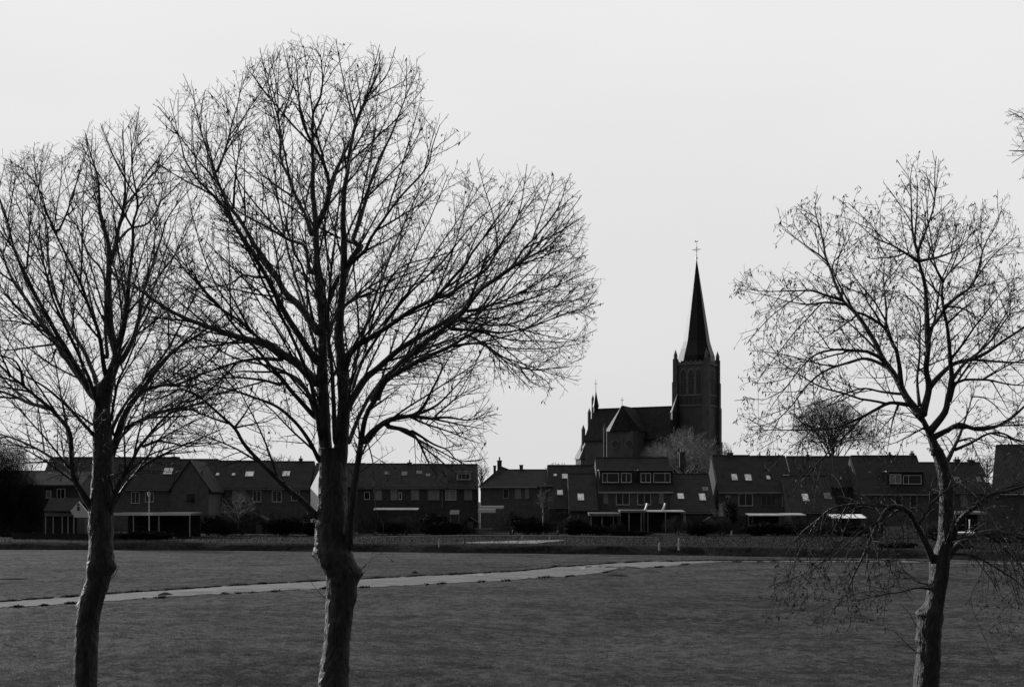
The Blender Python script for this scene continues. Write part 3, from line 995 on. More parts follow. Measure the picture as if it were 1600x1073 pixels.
# ------------------------------------------------------------------ distant bare trees
def far_tree(label, px, Y, base_z, top_py, half_px, crown_bot, seed, twigm='twig', barkm='bark', dens=1.0, trunk_r=0.16, rt=0.012):
    rr = random.Random(seed)
    b0 = P(px, HZ, Y); b0.z = base_z
    top = P(px, top_py, Y).z
    bot = P(px, crown_bot, Y).z
    rad = half_px * Y / F
    root = empty('small_bare_tree', b0, label, 'tree', 'bare trees among the houses')
    cz = (top + bot) / 2
    hz = (top - bot) / 2
    fork = Vector((b0.x, Y, bot - 0.1 * hz))
    tb = MB()
    leader = Vector((b0.x + rr.uniform(-.2, .2), Y, cz))
    tp = smooth_path([b0 - Vector((0, 0, .2)), (b0 + fork) / 2 + Vector((rr.uniform(-.1, .1), 0, 0)), fork, leader], .3)
    tb.tube(tp, [trunk_r * (1 - .6 * i / len(tp)) for i in range(len(tp))], 8)
    tb.build('trunk', barkm, root, smooth=True)

    def inside(q):
        e = ((q.x - b0.x) / rad) ** 2 + ((q.y - Y) / rad) ** 2 + ((q.z - cz) / hz) ** 2
        return e < 1.0 + 0.35 * noise.noise(q * 0.9)
    cr = MB()
    tw = Twigs(seed, inside, cr, rmin=rt * .7)
    cfg = {1: dict(gap=.5 / dens, start=.38, ang=(25, 60), len=rad * .55, r=rt * 2.2, r1=rt, step=.3, trop=.05, wob=.12, sides=3),
           2: dict(gap=.32 / dens, start=.25, ang=(30, 60), len=rad * .24, r=rt * 1.2, r1=rt * .8, step=.22, trop=.03, wob=.15, sides=3)}
    for i in range(30):
        h = rr.uniform(0, 1)
        s = tp[int(len(tp) * (.55 + .44 * h))]
        az = i * 2.4 + rr.uniform(-.4, .4)
        el = rr.uniform(-.15, 1.4)
        e = Vector((b0.x + math.cos(az) * rad * math.cos(el), Y + math.sin(az) * rad * math.cos(el), cz + hz * math.sin(el) * rr.uniform(.6, 1)))
        mid = (s + e) / 2 + Vector((rr.gauss(0, .1), rr.gauss(0, .1), .1)) * rad
        lp = smooth_path([s, mid, e], .3)
        cr.tube(lp, [max(rt, trunk_r * .4 * (1 - i2 / len(lp))) for i2 in range(len(lp))], 4)
        tw.clothe(lp, trunk_r * .4, rt, 1, cfg)
    cr.build('crown', twigm, root)
    return root


far_tree('round bare tree behind the houses, its crown above the roof ridge behind the right tree', 1300, 205, PLAT, 622, 72, 742, 5, 'twig_mid', 'bark', dens=1.35, trunk_r=.35, rt=.02)
far_tree('pale bare tree standing just before the church tower', 1070, 215, PLAT, 664, 64, 785, 6, 'twig_pale', 'bark_pale', dens=1.3, trunk_r=.3, rt=.02)
far_tree('bare treetop beside the right foot of the church tower', 1133, 300, PLAT, 688, 12, 725, 7, dens=1.0, trunk_r=.2, rt=.018)
far_tree('young birch with a white stem in a back garden by the hipped roof', 849, 152, PLAT, 752, 16, 815, 8, 'twig_pale', 'birch', dens=.9, trunk_r=.09, rt=.011)
far_tree('bare treetop over the ridge of the long terrace behind the middle tree', 440, 235, PLAT, 706, 26, 740, 9, dens=.8, trunk_r=.2, rt=.02)
far_tree('faint bare treetop in the gap left of the hipped roof', 752, 235, PLAT, 722, 16, 748, 10, 'twig_pale', 'bark', dens=.8, trunk_r=.2, rt=.02)
far_tree('bare treetop over the roofs just left of the church', 872, 250, PLAT, 722, 22, 745, 12, dens=.8, trunk_r=.2, rt=.02)
far_tree('bare treetop beside the tall dark gable at the right edge', 1543, 215, PLAT, 706, 26, 745, 13, dens=1.0, trunk_r=.2, rt=.02)
far_tree('small bare garden tree before the dormered pair of houses', 1128, 160, PLAT, 782, 22, 835, 14, 'twig_pale', 'bark', dens=.8, trunk_r=.07, rt=.01)
far_tree('small bare tree in the garden of the long terrace', 372, 150, PLAT, 765, 32, 838, 15, 'twig_pale', 'bark', dens=.9, trunk_r=.08, rt=.011)


# ------------------------------------------------------------------ houses
def ray_plane(px, py, p0, nrm):
    o = Vector((0, 0, CH))
    d = Vector(((px - 800) / F, 1, (HZ - py) / F))
    t = (p0 - o).dot(nrm) / d.dot(nrm)
    return o + d * t


class House:
    def __init__(self, label, x0, x1, Yf, ridge, eave, run=4.6, back=4.6, wall='brick', roof='tile', group=None, name='house', over=0.25, cat='house', gable_l=None, floor=0.3):
        self.Yf = Yf
        self.X0 = (x0 - 800) * Yf / F
        self.X1 = (x1 - 800) * Yf / F
        self.ze = CH + (HZ - eave) * Yf / F
        self.Yr = Yf + run
        self.zr = CH + (HZ - ridge) * self.Yr / F
        self.Yb = self.Yr + back
        self.root = empty(name, ((self.X0 + self.X1) / 2, Yf, PLAT), label, cat, group)
        X0, X1, ze, zr = self.X0 + .004, self.X1 - .004, self.ze, self.zr
        self.slope = (zr - ze) / run
        zb = zr - self.slope * back
        if zb < 2.5:
            zb = 2.5
        m = MB()
        prof = [(Yf, floor), (self.Yb, floor), (self.Yb, zb - .06), (self.Yr, zr - .06), (Yf, ze - .06)]
        m.hexa([(X0, y, z) for y, z in prof], [(X1, y, z) for y, z in prof])
        self.wall = m.build('wall', wall, self.root)
        if gable_l:
            m = MB()
            prof = [(Yf + .05, floor + .1), (self.Yb - .05, floor + .1), (self.Yb - .05, zb - .1), (self.Yr, zr - .12), (Yf + .05, ze - .1)]
            m.hexa([(X0 - .10, y, z) for y, z in prof], [(X0 - .003, y, z) for y, z in prof])
            m.build('gable_dimmer', gable_l, self.root)  # dark slab added over the gable to dim its sunlit side
        # roof: two thick slopes
        t = 0.16
        r = MB()
        yo = Yf - over
        zo = ze - self.slope * over
        prof = [(yo, zo), (self.Yr, zr), (self.Yb + .2, zb - self.slope * .2), (self.Yb + .2, zb - self.slope * .2 + t), (self.Yr, zr + t), (yo, zo + t)]
        r.hexa([(X0 + .002, y, z) for y, z in prof], [(X1 - .002, y, z) for y, z in prof])
        # ridge tiles
        r.tube([(X0 + .05, self.Yr, zr + t), (X1 - .05, self.Yr, zr + t)], .09, 6)
        self.roof = r.build('roof', roof, self.root)
        self.t = t
        self.p0 = Vector((0, Yf, ze + t))
        self.n = Vector((0, -self.slope, 1)).normalized()
        self.u = Vector((0, 1, self.slope)).normalized()

    def gutter(self, m='cream', x0=None, x1=None, h=.16):
        a = self.X0 + .03 if x0 is None else (x0 - 800) * self.Yf / F
        b_ = self.X1 - .03 if x1 is None else (x1 - 800) * self.Yf / F
        z = self.ze - self.slope * .25
        MB().box(a, b_, self.Yf - .36, self.Yf - .252, z - h * .4, z + h * .6).build('gutter', m, self.root)
        return self

    def window(self, x0, x1, y0, y1, mull=(0.5,), fm='white', gm='glass', th=.07, Y=None, par=None, name='window'):
        Y = self.Yf if Y is None else Y
        par = self.root if par is None else par
        a, b_ = (x0 - 800) * Y / F, (x1 - 800) * Y / F
        zt, zb = CH + (HZ - y0) * Y / F, CH + (HZ - y1) * Y / F
        f = MB()
        yf, yb = Y - .05, Y - .004
        f.box(a, b_, yf, yb, zt - th, zt)
        f.box(a - .03, b_ + .03, yf - .05, yb, zb - .02, zb + th)
        f.box(a, a + th, yf, yb, zb + th, zt - th)
        f.box(b_ - th, b_, yf, yb, zb + th, zt - th)
        for k in mull:
            c = a + (b_ - a) * k
            f.box(c - th * .4, c + th * .4, yf + .005, yb, zb + th, zt - th)
        w = f.build(name, fm, par)
        p = MB()
        p.box(a + .02, b_ - .02, Y - .028, Y - .008, zb + .02, zt - .02)
        p.build('pane', gm, w if par is self.root else par)
        return self

    def skylight(self, px, py, wpx, hpx, gm='skyglass', fm='metal'):
        c = ray_plane(px, py, self.p0, self.n)
        w = wpx * c.y / F / 2
        top = ray_plane(px, py - hpx / 2, self.p0, self.n)
        bot = ray_plane(px, py + hpx / 2, self.p0, self.n)
        h = (top - bot).length / 2
        ax = Vector((1, 0, 0))

        def slab(hw, hh, z0, z1):
            q = [c + ax * sx_ * hw + self.u * sy * hh for sx_, sy in ((-1, -1), (1, -1), (1, 1), (-1, 1))]
            return [p + self.n * z0 for p in q], [p + self.n * z1 for p in q]
        f = MB()
        f.hexa(*slab(w + .06, h + .06, -.02, .06))
        fo = f.build('skylight', fm, self.root)
        g_ = MB()
        g_.hexa(*slab(w, h, .062, .075))
        g_.build('pane', gm, fo)
        return self

    def chimney(self, px, top, wpx, Y=None, pots=1, m='brick_dark', d=.6):
        Y = self.Yr if Y is None else Y
        c = P(px, top, Y)
        w = wpx * Y / F / 2
        k = MB()
        k.box(c.x - w, c.x + w, Y - d / 2, Y + d / 2, self.zr - 1.2, c.z - .12)
        k.box(c.x - w - .05, c.x + w + .05, Y - d / 2 - .05, Y + d / 2 + .05, c.z - .12, c.z)
        ch = k.build('chimney', m, self.root)
        for i in range(pots):
            x = c.x + (i - (pots - 1) / 2) * w * .9
            MB().tube([(x, Y, c.z - .02), (x, Y, c.z + .38)], [.11, .08], 8).build('chimney_pot', 'iron', ch)
        return self

    def dormer(self, x0, x1, y0, y1, wins, wall='board', fm='white'):
        """flat roofed dormer; its front stands where the roof passes row y1"""
        c = ray_plane((x0 + x1) / 2, y1, self.p0, self.n)
        Y = c.y
        a, b_ = (x0 - 800) * Y / F, (x1 - 800) * Y / F
        zt = CH + (HZ - y0) * Y / F
        zb = c.z
        yb = min(self.Yr, Y + (zt - zb) / self.slope + .3)
        m = MB()
        m.hexa([(a, Y, zb - .3), (b_, Y, zb - .3), (b_, Y, zt), (a, Y, zt)], [(a, yb, zb + (yb - Y) * self.slope - .3), (b_, yb, zb + (yb - Y) * self.slope - .3), (b_, yb, zt), (a, yb, zt)])
        d = m.build('dormer', wall, self.root)
        MB().box(a - .15, b_ + .15, Y - .2, yb + .1, zt + .003, zt + .16).build('dormer_roof', 'metal' if wall != 'cream' else 'cream', d)
        for (w0, w1, v0, v1, mull, gm) in wins:
            self.window(w0, w1, v0, v1, mull, fm, gm, Y=Y, par=d, name='window_frame')
        return self


# far left house with paler roof
h = House('low house with a paler worn roof behind the dark evergreen at the far left', -60, 128, 150, 738, 758, run=3.6, back=3.6, roof='tile_pale', wall='brick_dark')
h.window(89, 102, 763, 780, (.45,)).window(72, 80, 766, 778, (), gm='glass_pale')

# left long terrace
TG = 'terraced houses of the long left row'
h = House('left end terraced house, partly hidden by the left tree', 60, 190, 178, 716, 760, group=TG, wall='brick')
h.window(118, 128, 768, 784).gutter('grey')
h = House('terraced house with a tilted skylight left of the dark gable front', 190, 268, 178, 716, 763, group=TG)
h.skylight(263, 736, 13, 9).window(205, 218, 768, 786).window(227, 240, 769, 784, (.6,)).gutter('grey')
h = House('narrow terraced house joined to the dark gable front', 268, 330, 178.2, 719, 762, group=TG, wall='brick')
h.chimney(272, 713, 6)
h = House('terraced house with one bright skylight and a pale reflecting window', 330, 415, 178, 721.5, 762, group=TG)
h.skylight(390, 740.5, 12, 7).skylight(365, 741, 4, 3).window(363, 384, 765, 784, (.5,), gm='glass_pale', fm='cream').window(395, 408, 766, 784).gutter('grey').skylight(340, 741, 4, 3)  # wide pale pane: reflections are put into its colour
h = House('terraced house with its skylight propped open, right end of the long left row', 415, 484, 178, 722.5, 762, group=TG)
h.skylight(447, 740, 11, 7).window(425, 440, 766, 784).window(455, 468, 766, 782, ()).gutter('grey').chimney(470, 716, 5)

# gable front wing
def aerial(h, px, top):
    c = P(px, top, h.Yr)
    m = MB().tube([(c.x, h.Yr, h.zr), (c.x, h.Yr, c.z)], .03, 5)
    m.tube([(c.x - .45, h.Yr, c.z - .1), (c.x + .45, h.Yr, c.z - .1)], .02, 4)
    m.tube([(c.x - .3, h.Yr, c.z - .35), (c.x + .3, h.Yr, c.z - .35)], .02, 4)
    m.build('aerial', 'iron', h.root)


gm_ = MB()
Yg = 170
pts2 = [(268, 850), (326, 850), (326, 762), (297, 721), (268, 762)]
gw = empty('gabled_house', P(297, 850, Yg), 'dark brick gable front facing the field behind the open carport', 'house')
ORG[gw.name] = tuple(gw.location)
gm_.hexa([P(x, y, Yg) for x, y in pts2], [P(x, y, Yg) + Vector((0, 8, 0)) for x, y in pts2])
gm_.build('wall', 'brick', gw)
rm = MB()
for sgn, (xa, ya) in ((1, (263, 769)), (-1, (331, 769))):
    a = P(297, 720, Yg); c = P(xa, ya, Yg)
    lo = [a + Vector((0, -.15, 0)), c + Vector((0, -.15, 0)), c + Vector((0, 8.1, 0)), a + Vector((0, 8.1, 0))]
    rm.hexa(lo, [p + Vector((0, 0, .14)) for p in lo])
rm.build('roof', 'tile', gw)
wm = MB()
a, c = P(290, 770, Yg), P(306, 786, Yg)
wm.box(a.x, c.x, Yg - .05, Yg - .004, c.z, a.z)
wn = wm.build('window', 'grey', gw)
MB().box(a.x + .08, c.x - .08, Yg - .07, Yg - .052, c.z + .08, a.z - .08).build('pane', 'glass', wn)

# middle terrace
TC = 'terraced houses of the middle row'
h = House('end terrace house directly behind the middle tree trunk', 486, 566, 178, 725.5, 761, group=TC, wall='brick_dark')
h.gutter('grey').window(545, 556, 768, 782, ()).window(505, 520, 766, 782)
h = House('terraced house with two dark skylights and a long white awning', 566, 640, 178, 726, 761, group=TC, wall='brick_dark')
h.window(569, 578, 768, 780, ()).window(584, 597, 765, 781, (), gm='glass_pale', fm='grey').window(610, 621, 764, 781, (.5,), gm='glass_pale', fm='grey').window(623, 628, 769, 780, ()).skylight(605, 739, 6, 4, 'glass').skylight(632, 740, 7, 5, 'glass').gutter('grey').chimney(644 - 4, 722, 6)
h = House('terraced house with a broad pale window beside a downpipe', 640, 692, 178, 726.5, 761, group=TC, wall='brick_dark')
h.window(638 + 4, 655, 765, 781, (.35,), gm='glass_pale', fm='grey').window(668, 687, 765, 781, (.7,), gm='glass_pale', fm='grey').skylight(669, 742, 5, 3, 'glass').skylight(655, 738, 7, 4, 'glass').gutter('grey')
h = House('end terrace house with a white dormer left of the hipped roof', 692, 745, 178, 727, 761, group=TC, wall='brick_dark')
h.dormer(713, 736, 737.5, 750, [(715, 734.5, 739.5, 749, (.33, .66), 'glass')], wall='cream').window(696, 713, 765, 781, (.35,), gm='glass_pale').window(725, 738, 765, 781, (.7,), gm='glass_pale', fm='grey').gutter('grey')
dp = MB().box((690.5 - 800) * 178 / F, (691.7 - 800) * 178 / F, 177.88, 177.97, CH - 1.2, CH + 1.5)
dp.build('downpipe', 'grey', h.root)
h.chimney(706, 726, 4)

# white gabled house turned towards the left
Yq = 170
wg = empty('white_gabled_house', P(502, 836, Yq), 'house with a sunlit white gable showing just left of the middle tree trunk', 'house')
al_ = math.radians(60)
nn = Vector((-math.sin(al_), -math.cos(al_), 0))     # the way the gable faces
tt = Vector((math.cos(al_), -math.sin(al_), 0))       # along the gable, to the right
c0 = P(502, 780, Yq); c0.z = 0
hw2 = 23 * Yq / F / math.cos(al_)
z_e, z_r = P(0, 761, Yq).z, P(0, 727.5, Yq).z
gp2 = [c0 - tt * hw2 + Vector((0, 0, .4)), c0 + tt * hw2 + Vector((0, 0, .4)), c0 + tt * hw2 + Vector((0, 0, z_e)), c0 + Vector((0, 0, z_r)), c0 - tt * hw2 + Vector((0, 0, z_e))]
m = MB(); m.hexa(gp2, [p - nn * .2 for p in gp2]); m.build('gable', 'white', wg)
m = MB(); m.hexa([p - nn * .204 for p in gp2], [p - nn * 3.6 for p in gp2]); m.build('wall', 'brick_dark', wg)
m = MB()
for sg in (-1, 1):
    a, c = c0 + Vector((0, 0, z_r + .03)), c0 + tt * sg * (hw2 + .25) + Vector((0, 0, z_e - .12))
    lo = [a - nn * .1, c - nn * .1, c - nn * 3.7, a - nn * 3.7]
    m.hexa(lo, [p + Vector((0, 0, .13)) for p in lo])
m.build('roof', 'tile', wg)

# hipped roof house
Yh = 176
hr = empty('hipped_house', P(795, 836, Yh), 'brick house with a hipped roof, tall chimneys and white eaves line', 'house')
hw = MB()
A0, A1 = P(752, 760, Yh), P(862, 760, Yh)
hw.box(A0.x, A1.x, Yh, Yh + 9, .4, A0.z)
hw.build('wall', 'brick', hr)
hz_ = MB()
e0, e1 = P(748, 760, Yh - .3), P(864, 760, Yh - .3)
ridge_z = P(0, 733.5, Yh + 4.5).z
ap = P(784, 729, Yh + 4.5)
rr_ = P(862, 733.5, Yh + 4.5)
V_ = [(e0.x, Yh - .3, e0.z), (e1.x, Yh - .3, e0.z), (e1.x, Yh + 9.3, e0.z), (e0.x, Yh + 9.3, e0.z), tuple(ap), (rr_.x + .3, Yh + 4.5, ridge_z), (ap.x + 1.0, Yh + 4.5, ridge_z)]
hz_.add(V_, [(0, 3, 2, 1), (0, 1, 5, 6), (0, 6, 4), (0, 4, 3), (2, 3, 6, 5), (3, 4, 6), (1, 2, 5)])
hz_.tube([V_[0], V_[4]], .08, 5)
hz_.tube([V_[4], V_[6]], .08, 5); hz_.tube([V_[6], V_[5]], .08, 5)
hz_.build('roof', 'tile', hr)
MB().box(e0.x + .05, P(839, 0, Yh).x, Yh - .42, Yh - .31, e0.z - .16, e0.z + .0).build('gutter', 'cream', hr)


def free_window(root, Y, x0, x1, y0, y1, fm='white', gm='glass', mull=(), th=.07):
    hh = House.__new__(House)
    hh.Yf = Y
    hh.root = root
    hh.window(x0, x1, y0, y1, mull, fm, gm, th)


free_window(hr, Yh, 786, 795, 763, 778.5, 'cream', 'glass')
free_window(hr, Yh, 805, 814, 763, 778.5, 'cream', 'glass_pale', (.5,))
free_window(hr, Yh, 820, 827, 763, 779, 'grey', 'glass_pale')


def free_chimney(root, px, top, bot, wpx, Y, pots=1):
    c = P(px, top, Y); w = wpx * Y / F / 2
    k = MB().box(c.x - w, c.x + w, Y - .35, Y + .35, P(px, bot, Y).z, c.z - .12)
    k.box(c.x - w - .06, c.x + w + .06, Y - .41, Y + .41, c.z - .12, c.z)
    ch = k.build('chimney', 'brick_dark', root)
    for i in range(pots):
        MB().tube([(c.x + i * .25, Y, c.z - .02), (c.x + i * .25, Y, c.z + .5)], [.12, .09], 8).build('chimney_pot', 'iron', ch)


free_chimney(hr, 780.5, 719, 738, 7, Yh + 4.6)
free_chimney(hr, 773, 727, 742, 4, Yh + 4.6, 0)
free_chimney(hr, 814.5, 726, 740, 5.5, Yh + 4.6, 0)

# skylight roof house
h = House('house with a tall plain roof and three scattered skylights left of the church', 857, 932, 173, 728.5, 791, run=6.5, back=5, wall='brick_dark')
h.skylight(883.5, 744, 10, 6.5).skylight(867.5, 742, 4, 3).skylight(875, 769.5, 8, 7).gutter('grey')

# dormered pair
h = House('pair of brick houses with two flat dormers and white window frames before the church', 934, 1052, 172, 716.5, 767, run=5.6, back=5)
h.dormer(937, 991, 735, 756, [(941, 967, 738.6, 753.5, (.3,), 'glass'), (970.5, 986.5, 738.6, 753.5, (.5,), 'glass')])
h.dormer(998, 1051, 735, 756, [(1001, 1017, 738.6, 753.5, (.5,), 'glass'), (1021, 1047.5, 738.6, 753.5, (.68,), 'glass')])
h.window(942.5, 950.5, 769.5, 787, (), gm='glass_pale', fm='grey').window(962.5, 983.5, 769, 788.5, (.5,)).window(996, 1017, 769, 788.5, (.5,)).window(1029, 1037.5, 770, 787, (), gm='glass_pale', fm='grey')
h.gutter('cream', h=.22).chimney(1070 - 4, 706, 9, pots=2)
h = House('lean roofed house with low eaves left of the dormered pair', 890, 935, 169, 741, 797, run=6.2, back=6, wall='brick_dark')
h.skylight(907.5, 776.5, 9, 10)
h = House('lean roofed house with two bright skylights right of the dormered pair', 1051, 1119, 169, 742, 799, run=6.2, back=6, wall='brick_dark')
h.skylight(1063.5, 775, 9, 8).skylight(1097.5, 776.5, 9, 10).skylight(1102, 764, 7, 5, 'glass').gutter('grey')

# right row
TR = 'terraced houses of the right row'
h = House('end terrace house with a grey side gable and twin skylights right of the church', 1122, 1184, 174, 713, 767, run=5.4, back=5, group=TR, gable_l='board')
h.skylight(1147.5, 745.5, 8, 9).skylight(1169, 746, 9, 9).window(1154, 1176, 771, 790, (.5,)).window(1133, 1142, 772, 778, (), gm='glass_pale', fm='grey').gutter('cream').chimney(1140, 707, 10, pots=2)
h = House('terraced house with two small skylights and a pale awning roof below', 1184, 1240, 174, 714, 767, run=5.4, back=5, group=TR)
h.skylight(1200.5, 746, 5, 5).skylight(1229, 746, 9, 7).window(1189, 1212, 772, 790, (.4, .7), fm='grey').window(1222, 1234, 772, 790.5, (.8,)).gutter('cream').chimney(1187, 711, 3, pots=1)
aerial(h, 1203, 705)
h = House('terraced house with a long roof falling low and one bright skylight', 1236, 1310, 169, 745, 799, run=6.2, back=6, group=TR, wall='brick_dark')
h.skylight(1258.5, 777, 9, 11).skylight(1293, 775, 9, 8, 'glass').gutter('grey')
h = House('terraced house standing behind the long low roof under the round tree', 1240, 1345, 178, 714.5, 760, run=5.0, back=5, group=TR, wall='brick_dark')
h.chimney(1262, 710, 4)
h = House('dormered terrace house behind the crown of the right tree', 1345, 1452, 174, 713.5, 770, run=5.4, back=5, group=TR, gable_l='board')
h.dormer(1386, 1443, 737, 758, [(1390, 1408, 740.5, 755.5, (.5,), 'glass_pale'), (1411, 1439.5, 742, 756, (.3,), 'glass')])
h.window(1398, 1409.5, 774, 789, ()).window(1422, 1433, 773, 793, (), gm='glass').gutter('cream').chimney(1390, 710, 4, pots=2)
h.window(1355, 1366, 773, 789, (), fm='grey')
aerial(h, 1402, 705)
h.chimney(1425, 708, 6, pots=2)
h = House('house with slanting roof windows beside the right tree trunk', 1452, 1552, 176, 724, 768, run=5, back=5, group=TR, wall='grey' if False else 'brick')
h.skylight(1496, 750, 8, 8, 'glass').skylight(1529, 749, 5, 7, 'glass').skylight(1541, 750, 5, 7).gutter('grey').chimney(1495, 717, 9, pots=2).chimney(1516, 718, 9, pots=2)
h.window(1500, 1512, 771, 792, (), fm='grey', gm='glass_pale').window(1520, 1545, 771, 792, (.33, .66), fm='grey')
# big dark gable at the right edge
h = House('tall dark roofed house cut by the right edge of the photo', 1549, 1680, 138, 698, 769, run=5.6, back=5.2, wall='brick_dark')
h.gutter('cream', h=.12).window(1575, 1600, 820, 832, (.5,), fm='grey')
phi = math.radians(-25)
cx0, cy0 = h.X0, h.Yf
dx, dyy = h.root.location.x - cx0, h.root.location.y - cy0
h.root.location = (cx0 + dx * math.cos(phi) - dyy * math.sin(phi), cy0 + dx * math.sin(phi) + dyy * math.cos(phi), h.root.location.z)
h.root.rotation_euler = (0, 0, phi)

# ------------------------------------------------------------------ sheds, carports, awnings
def flat_canopy(name, label, cat, x0, x1, py, Y, deep, th=.18, roofm='canopy', posts=(), postm='wood', back_wall=None, tilt=.25, group=None):
    a, c = P(x0, py, Y), P(x1, py, Y)
    root = empty(name, ((a.x + c.x) / 2, Y, PLAT), label, cat, group)
    m = MB()
    m.hexa([(a.x, Y, a.z - th), (c.x, Y, a.z - th), (c.x, Y + deep, a.z - th + tilt), (a.x, Y + deep, a.z - th + tilt)],
           [(a.x, Y, a.z), (c.x, Y, a.z), (c.x, Y + deep, a.z + tilt), (a.x, Y + deep, a.z + tilt)])
    if roofm in ('canopy', 'white_sheet'):
        m.build('canopy_roof', roofm, root)
    else:
        m.build('canopy_roof', 'wood', root)
        MB().box(a.x - .02, c.x + .02, Y - .05, Y - .003, a.z - th - .02, a.z + .02).build('fascia', roofm, root)
    for p in posts:
        x = (p - 800) * Y / F
        MB().box(x - .05, x + .05, Y + .06, Y + .16, .3, a.z - th - .004).build('post', postm, root)
    if back_wall:
        MB().box(a.x + .1, c.x - .1, Y + deep - .15, Y + deep, .3, a.z - th + tilt - .1).build('wall', back_wall, root)
    return root


cp = flat_canopy('carport', 'open carport with a pale timber fascia and thin posts behind the left trunk', 'carport', 178, 298, 801, 142, 5, th=.26, roofm='white', tilt=.02, posts=(208, 248, 296), postm='cream', back_wall='board')
# storage under the carport
sh = MB()
for z in (1.3, 1.9, 2.6):
    a, c = P(210, 800, 144), P(246, 800, 144)
    sh.box(a.x, c.x, 144, 144.5, z, z + .05)
for p in (210, 233, 246):
    x = (p - 800) * 144 / F
    sh.box(x - .04, x + .04, 143.95, 144.55, .7, 3.0)
tag(sh.build('storage_rack', 'wood', loc=P(228, 836, 144)), 'open storage rack with shelves under the pale carport roof', 'rack')
bxm = MB()
a, c = P(230, 833, 141), P(239, 838, 141)
bxm.box(a.x, c.x, 141, 141.6, PLAT, 1.25)
bxm.box(a.x - .03, c.x + .03, 140.97, 141.63, 1.25, 1.33)
tag(bxm.build('garden_box', 'cream', loc=P(234, 838, 141)), 'small pale box on the ground before the carport', 'box')
pal = MB()
for k in range(4):
    a, c = P(251 + k, 838 + k * .6, 138), P(277, 838 + k * .6, 138)
    pal.box(a.x, c.x, 138 - .4 * k, 138.25 - .4 * k, PLAT + .02, PLAT + .14)
pal.box(P(251, 0, 138).x, P(252, 0, 138).x, 136.8, 138.3, PLAT + .141, PLAT + .3)
tag(pal.build('timber_stack', 'cream', loc=P(262, 840, 138)), 'pale timber lying on the ground right of the carport', 'timber')

# lamp post
lp = empty('lamp_post', P(233, 842, 141.5), 'white garden lantern on a thin post rising above the carport roof', 'lamp post')
x = P(233, 0, 141.5).x
zt = P(0, 776, 141.5).z
MB().tube([(x, 141.5, .5), (x, 141.5, zt)], [.07, .05], 8).build('post', 'white', lp)
lt = MB()
ringl = [(x + .10 * math.cos(k * math.pi / 3), 141.5 + .10 * math.sin(k * math.pi / 3), zt) for k in range(6)]
ringh = [(x + .2 * math.cos(k * math.pi / 3), 141.5 + .2 * math.sin(k * math.pi / 3), zt + .42) for k in range(6)]
lt.hexa(ringl, ringh)
lt.build('lantern', 'white', lp)
MB().cone([(x + .24 * math.cos(k * math.pi / 3), 141.5 + .24 * math.sin(k * math.pi / 3), zt + .424) for k in range(6)], (x, 141.5, zt + .62)).build('lantern_cap', 'iron', lp)

# summerhouse with white gable
Ys = 138
sr = empty('summerhouse', P(100, 845, Ys), 'garden summerhouse with a small white gable and pale posts at the far left', 'summerhouse')
m = MB()
a, c = P(68, 800, Ys), P(118, 838, Ys)
m.box(a.x, c.x, Ys + .6, Ys + 3, .4, a.z)
m.build('wall', 'board', sr)
m = MB()
a, c = P(69, 800.5, Ys), P(116, 806, Ys)
m.box(a.x, c.x, Ys + .1, Ys + .58, c.z, a.z)
m.build('lintel', 'grey', sr)
for p in (70, 82, 96, 105, 114):
    x = P(p, 0, Ys).x
    MB().box(x - .05, x + .05, Ys + .2, Ys + .3, .5, c.z - .004).build('post', 'cream', sr)
m = MB()
r0, r1 = P(78, 779, Ys + 1.5), P(136, 779, Ys + 1.5)
e0_, e1_ = P(68, 799.5, Ys - .2), P(122, 799.5, Ys - .2)
lo = [(e0_.x, Ys - .2, e0_.z), (e1_.x, Ys - .2, e0_.z), (r1.x, Ys + 1.5, r0.z), (r0.x, Ys + 1.5, r0.z)]
m.hexa(lo, [(p[0], p[1], p[2] + .12) for p in lo])
lo = [(r0.x, Ys + 1.5, r0.z), (r1.x, Ys + 1.5, r0.z), (e1_.x, Ys + 3.2, e0_.z), (e0_.x, Ys + 3.2, e0_.z)]
m.hexa(lo, [(p[0], p[1], p[2] + .12) for p in lo])
m.build('roof', 'tile', sr)
m = MB()
gp = [P(110, 798, Ys - .3), P(117, 808, Ys - .3), P(136, 808, Ys - .3), P(138, 801, Ys - .3), P(123, 783, Ys - .3)]
m.hexa(gp, [p + Vector((0, .2, 0)) for p in gp])
gb = m.build('gable', 'white', sr)
m = MB()
a, c = P(120.5, 791, Ys - .35), P(123.8, 797.5, Ys - .35)
m.box(a.x, c.x, Ys - .34, Ys - .304, c.z, a.z)
a, c = P(120.5, 786.5, Ys - .35), P(123.5, 789.5, Ys - .35)
m.box(a.x, c.x, Ys - .34, Ys - .304, c.z, a.z)
m.build('window', 'iron', gb)

flat_canopy('awning', 'long thin white awning below the windows right of the middle trunk', 'awning', 583, 653, 795.5, 174, 2.5, th=.12, roofm='white_sheet', tilt=.22, posts=(590, 648), postm='wood')
flat_canopy('awning', 'white parasol like awning with two layers before the hipped house', 'awning', 747, 774, 796, 160, 2.2, th=.35, roofm='white', posts=(752, 770), tilt=.1)
flat_canopy('awning', 'flat pale roof edge behind the layered awning', 'awning', 750, 787, 791, 164, 2.0, th=.25, roofm='white', posts=(784,), tilt=.1)
flat_canopy('porch_canopy', 'small porch canopy with a bright edge left of the layered awning', 'canopy', 703, 717, 799.5, 168, 2, th=.3, roofm='white', posts=(704, 717), postm='grey')
flat_canopy('lean_to', 'long bright flat lean-to roof under the dormered pair, on thin posts', 'lean-to', 1011, 1071, 798.5, 164, 4, th=.12, roofm='white_sheet', posts=(1012.5, 1040, 1069), postm='cream', back_wall='board', tilt=.15)
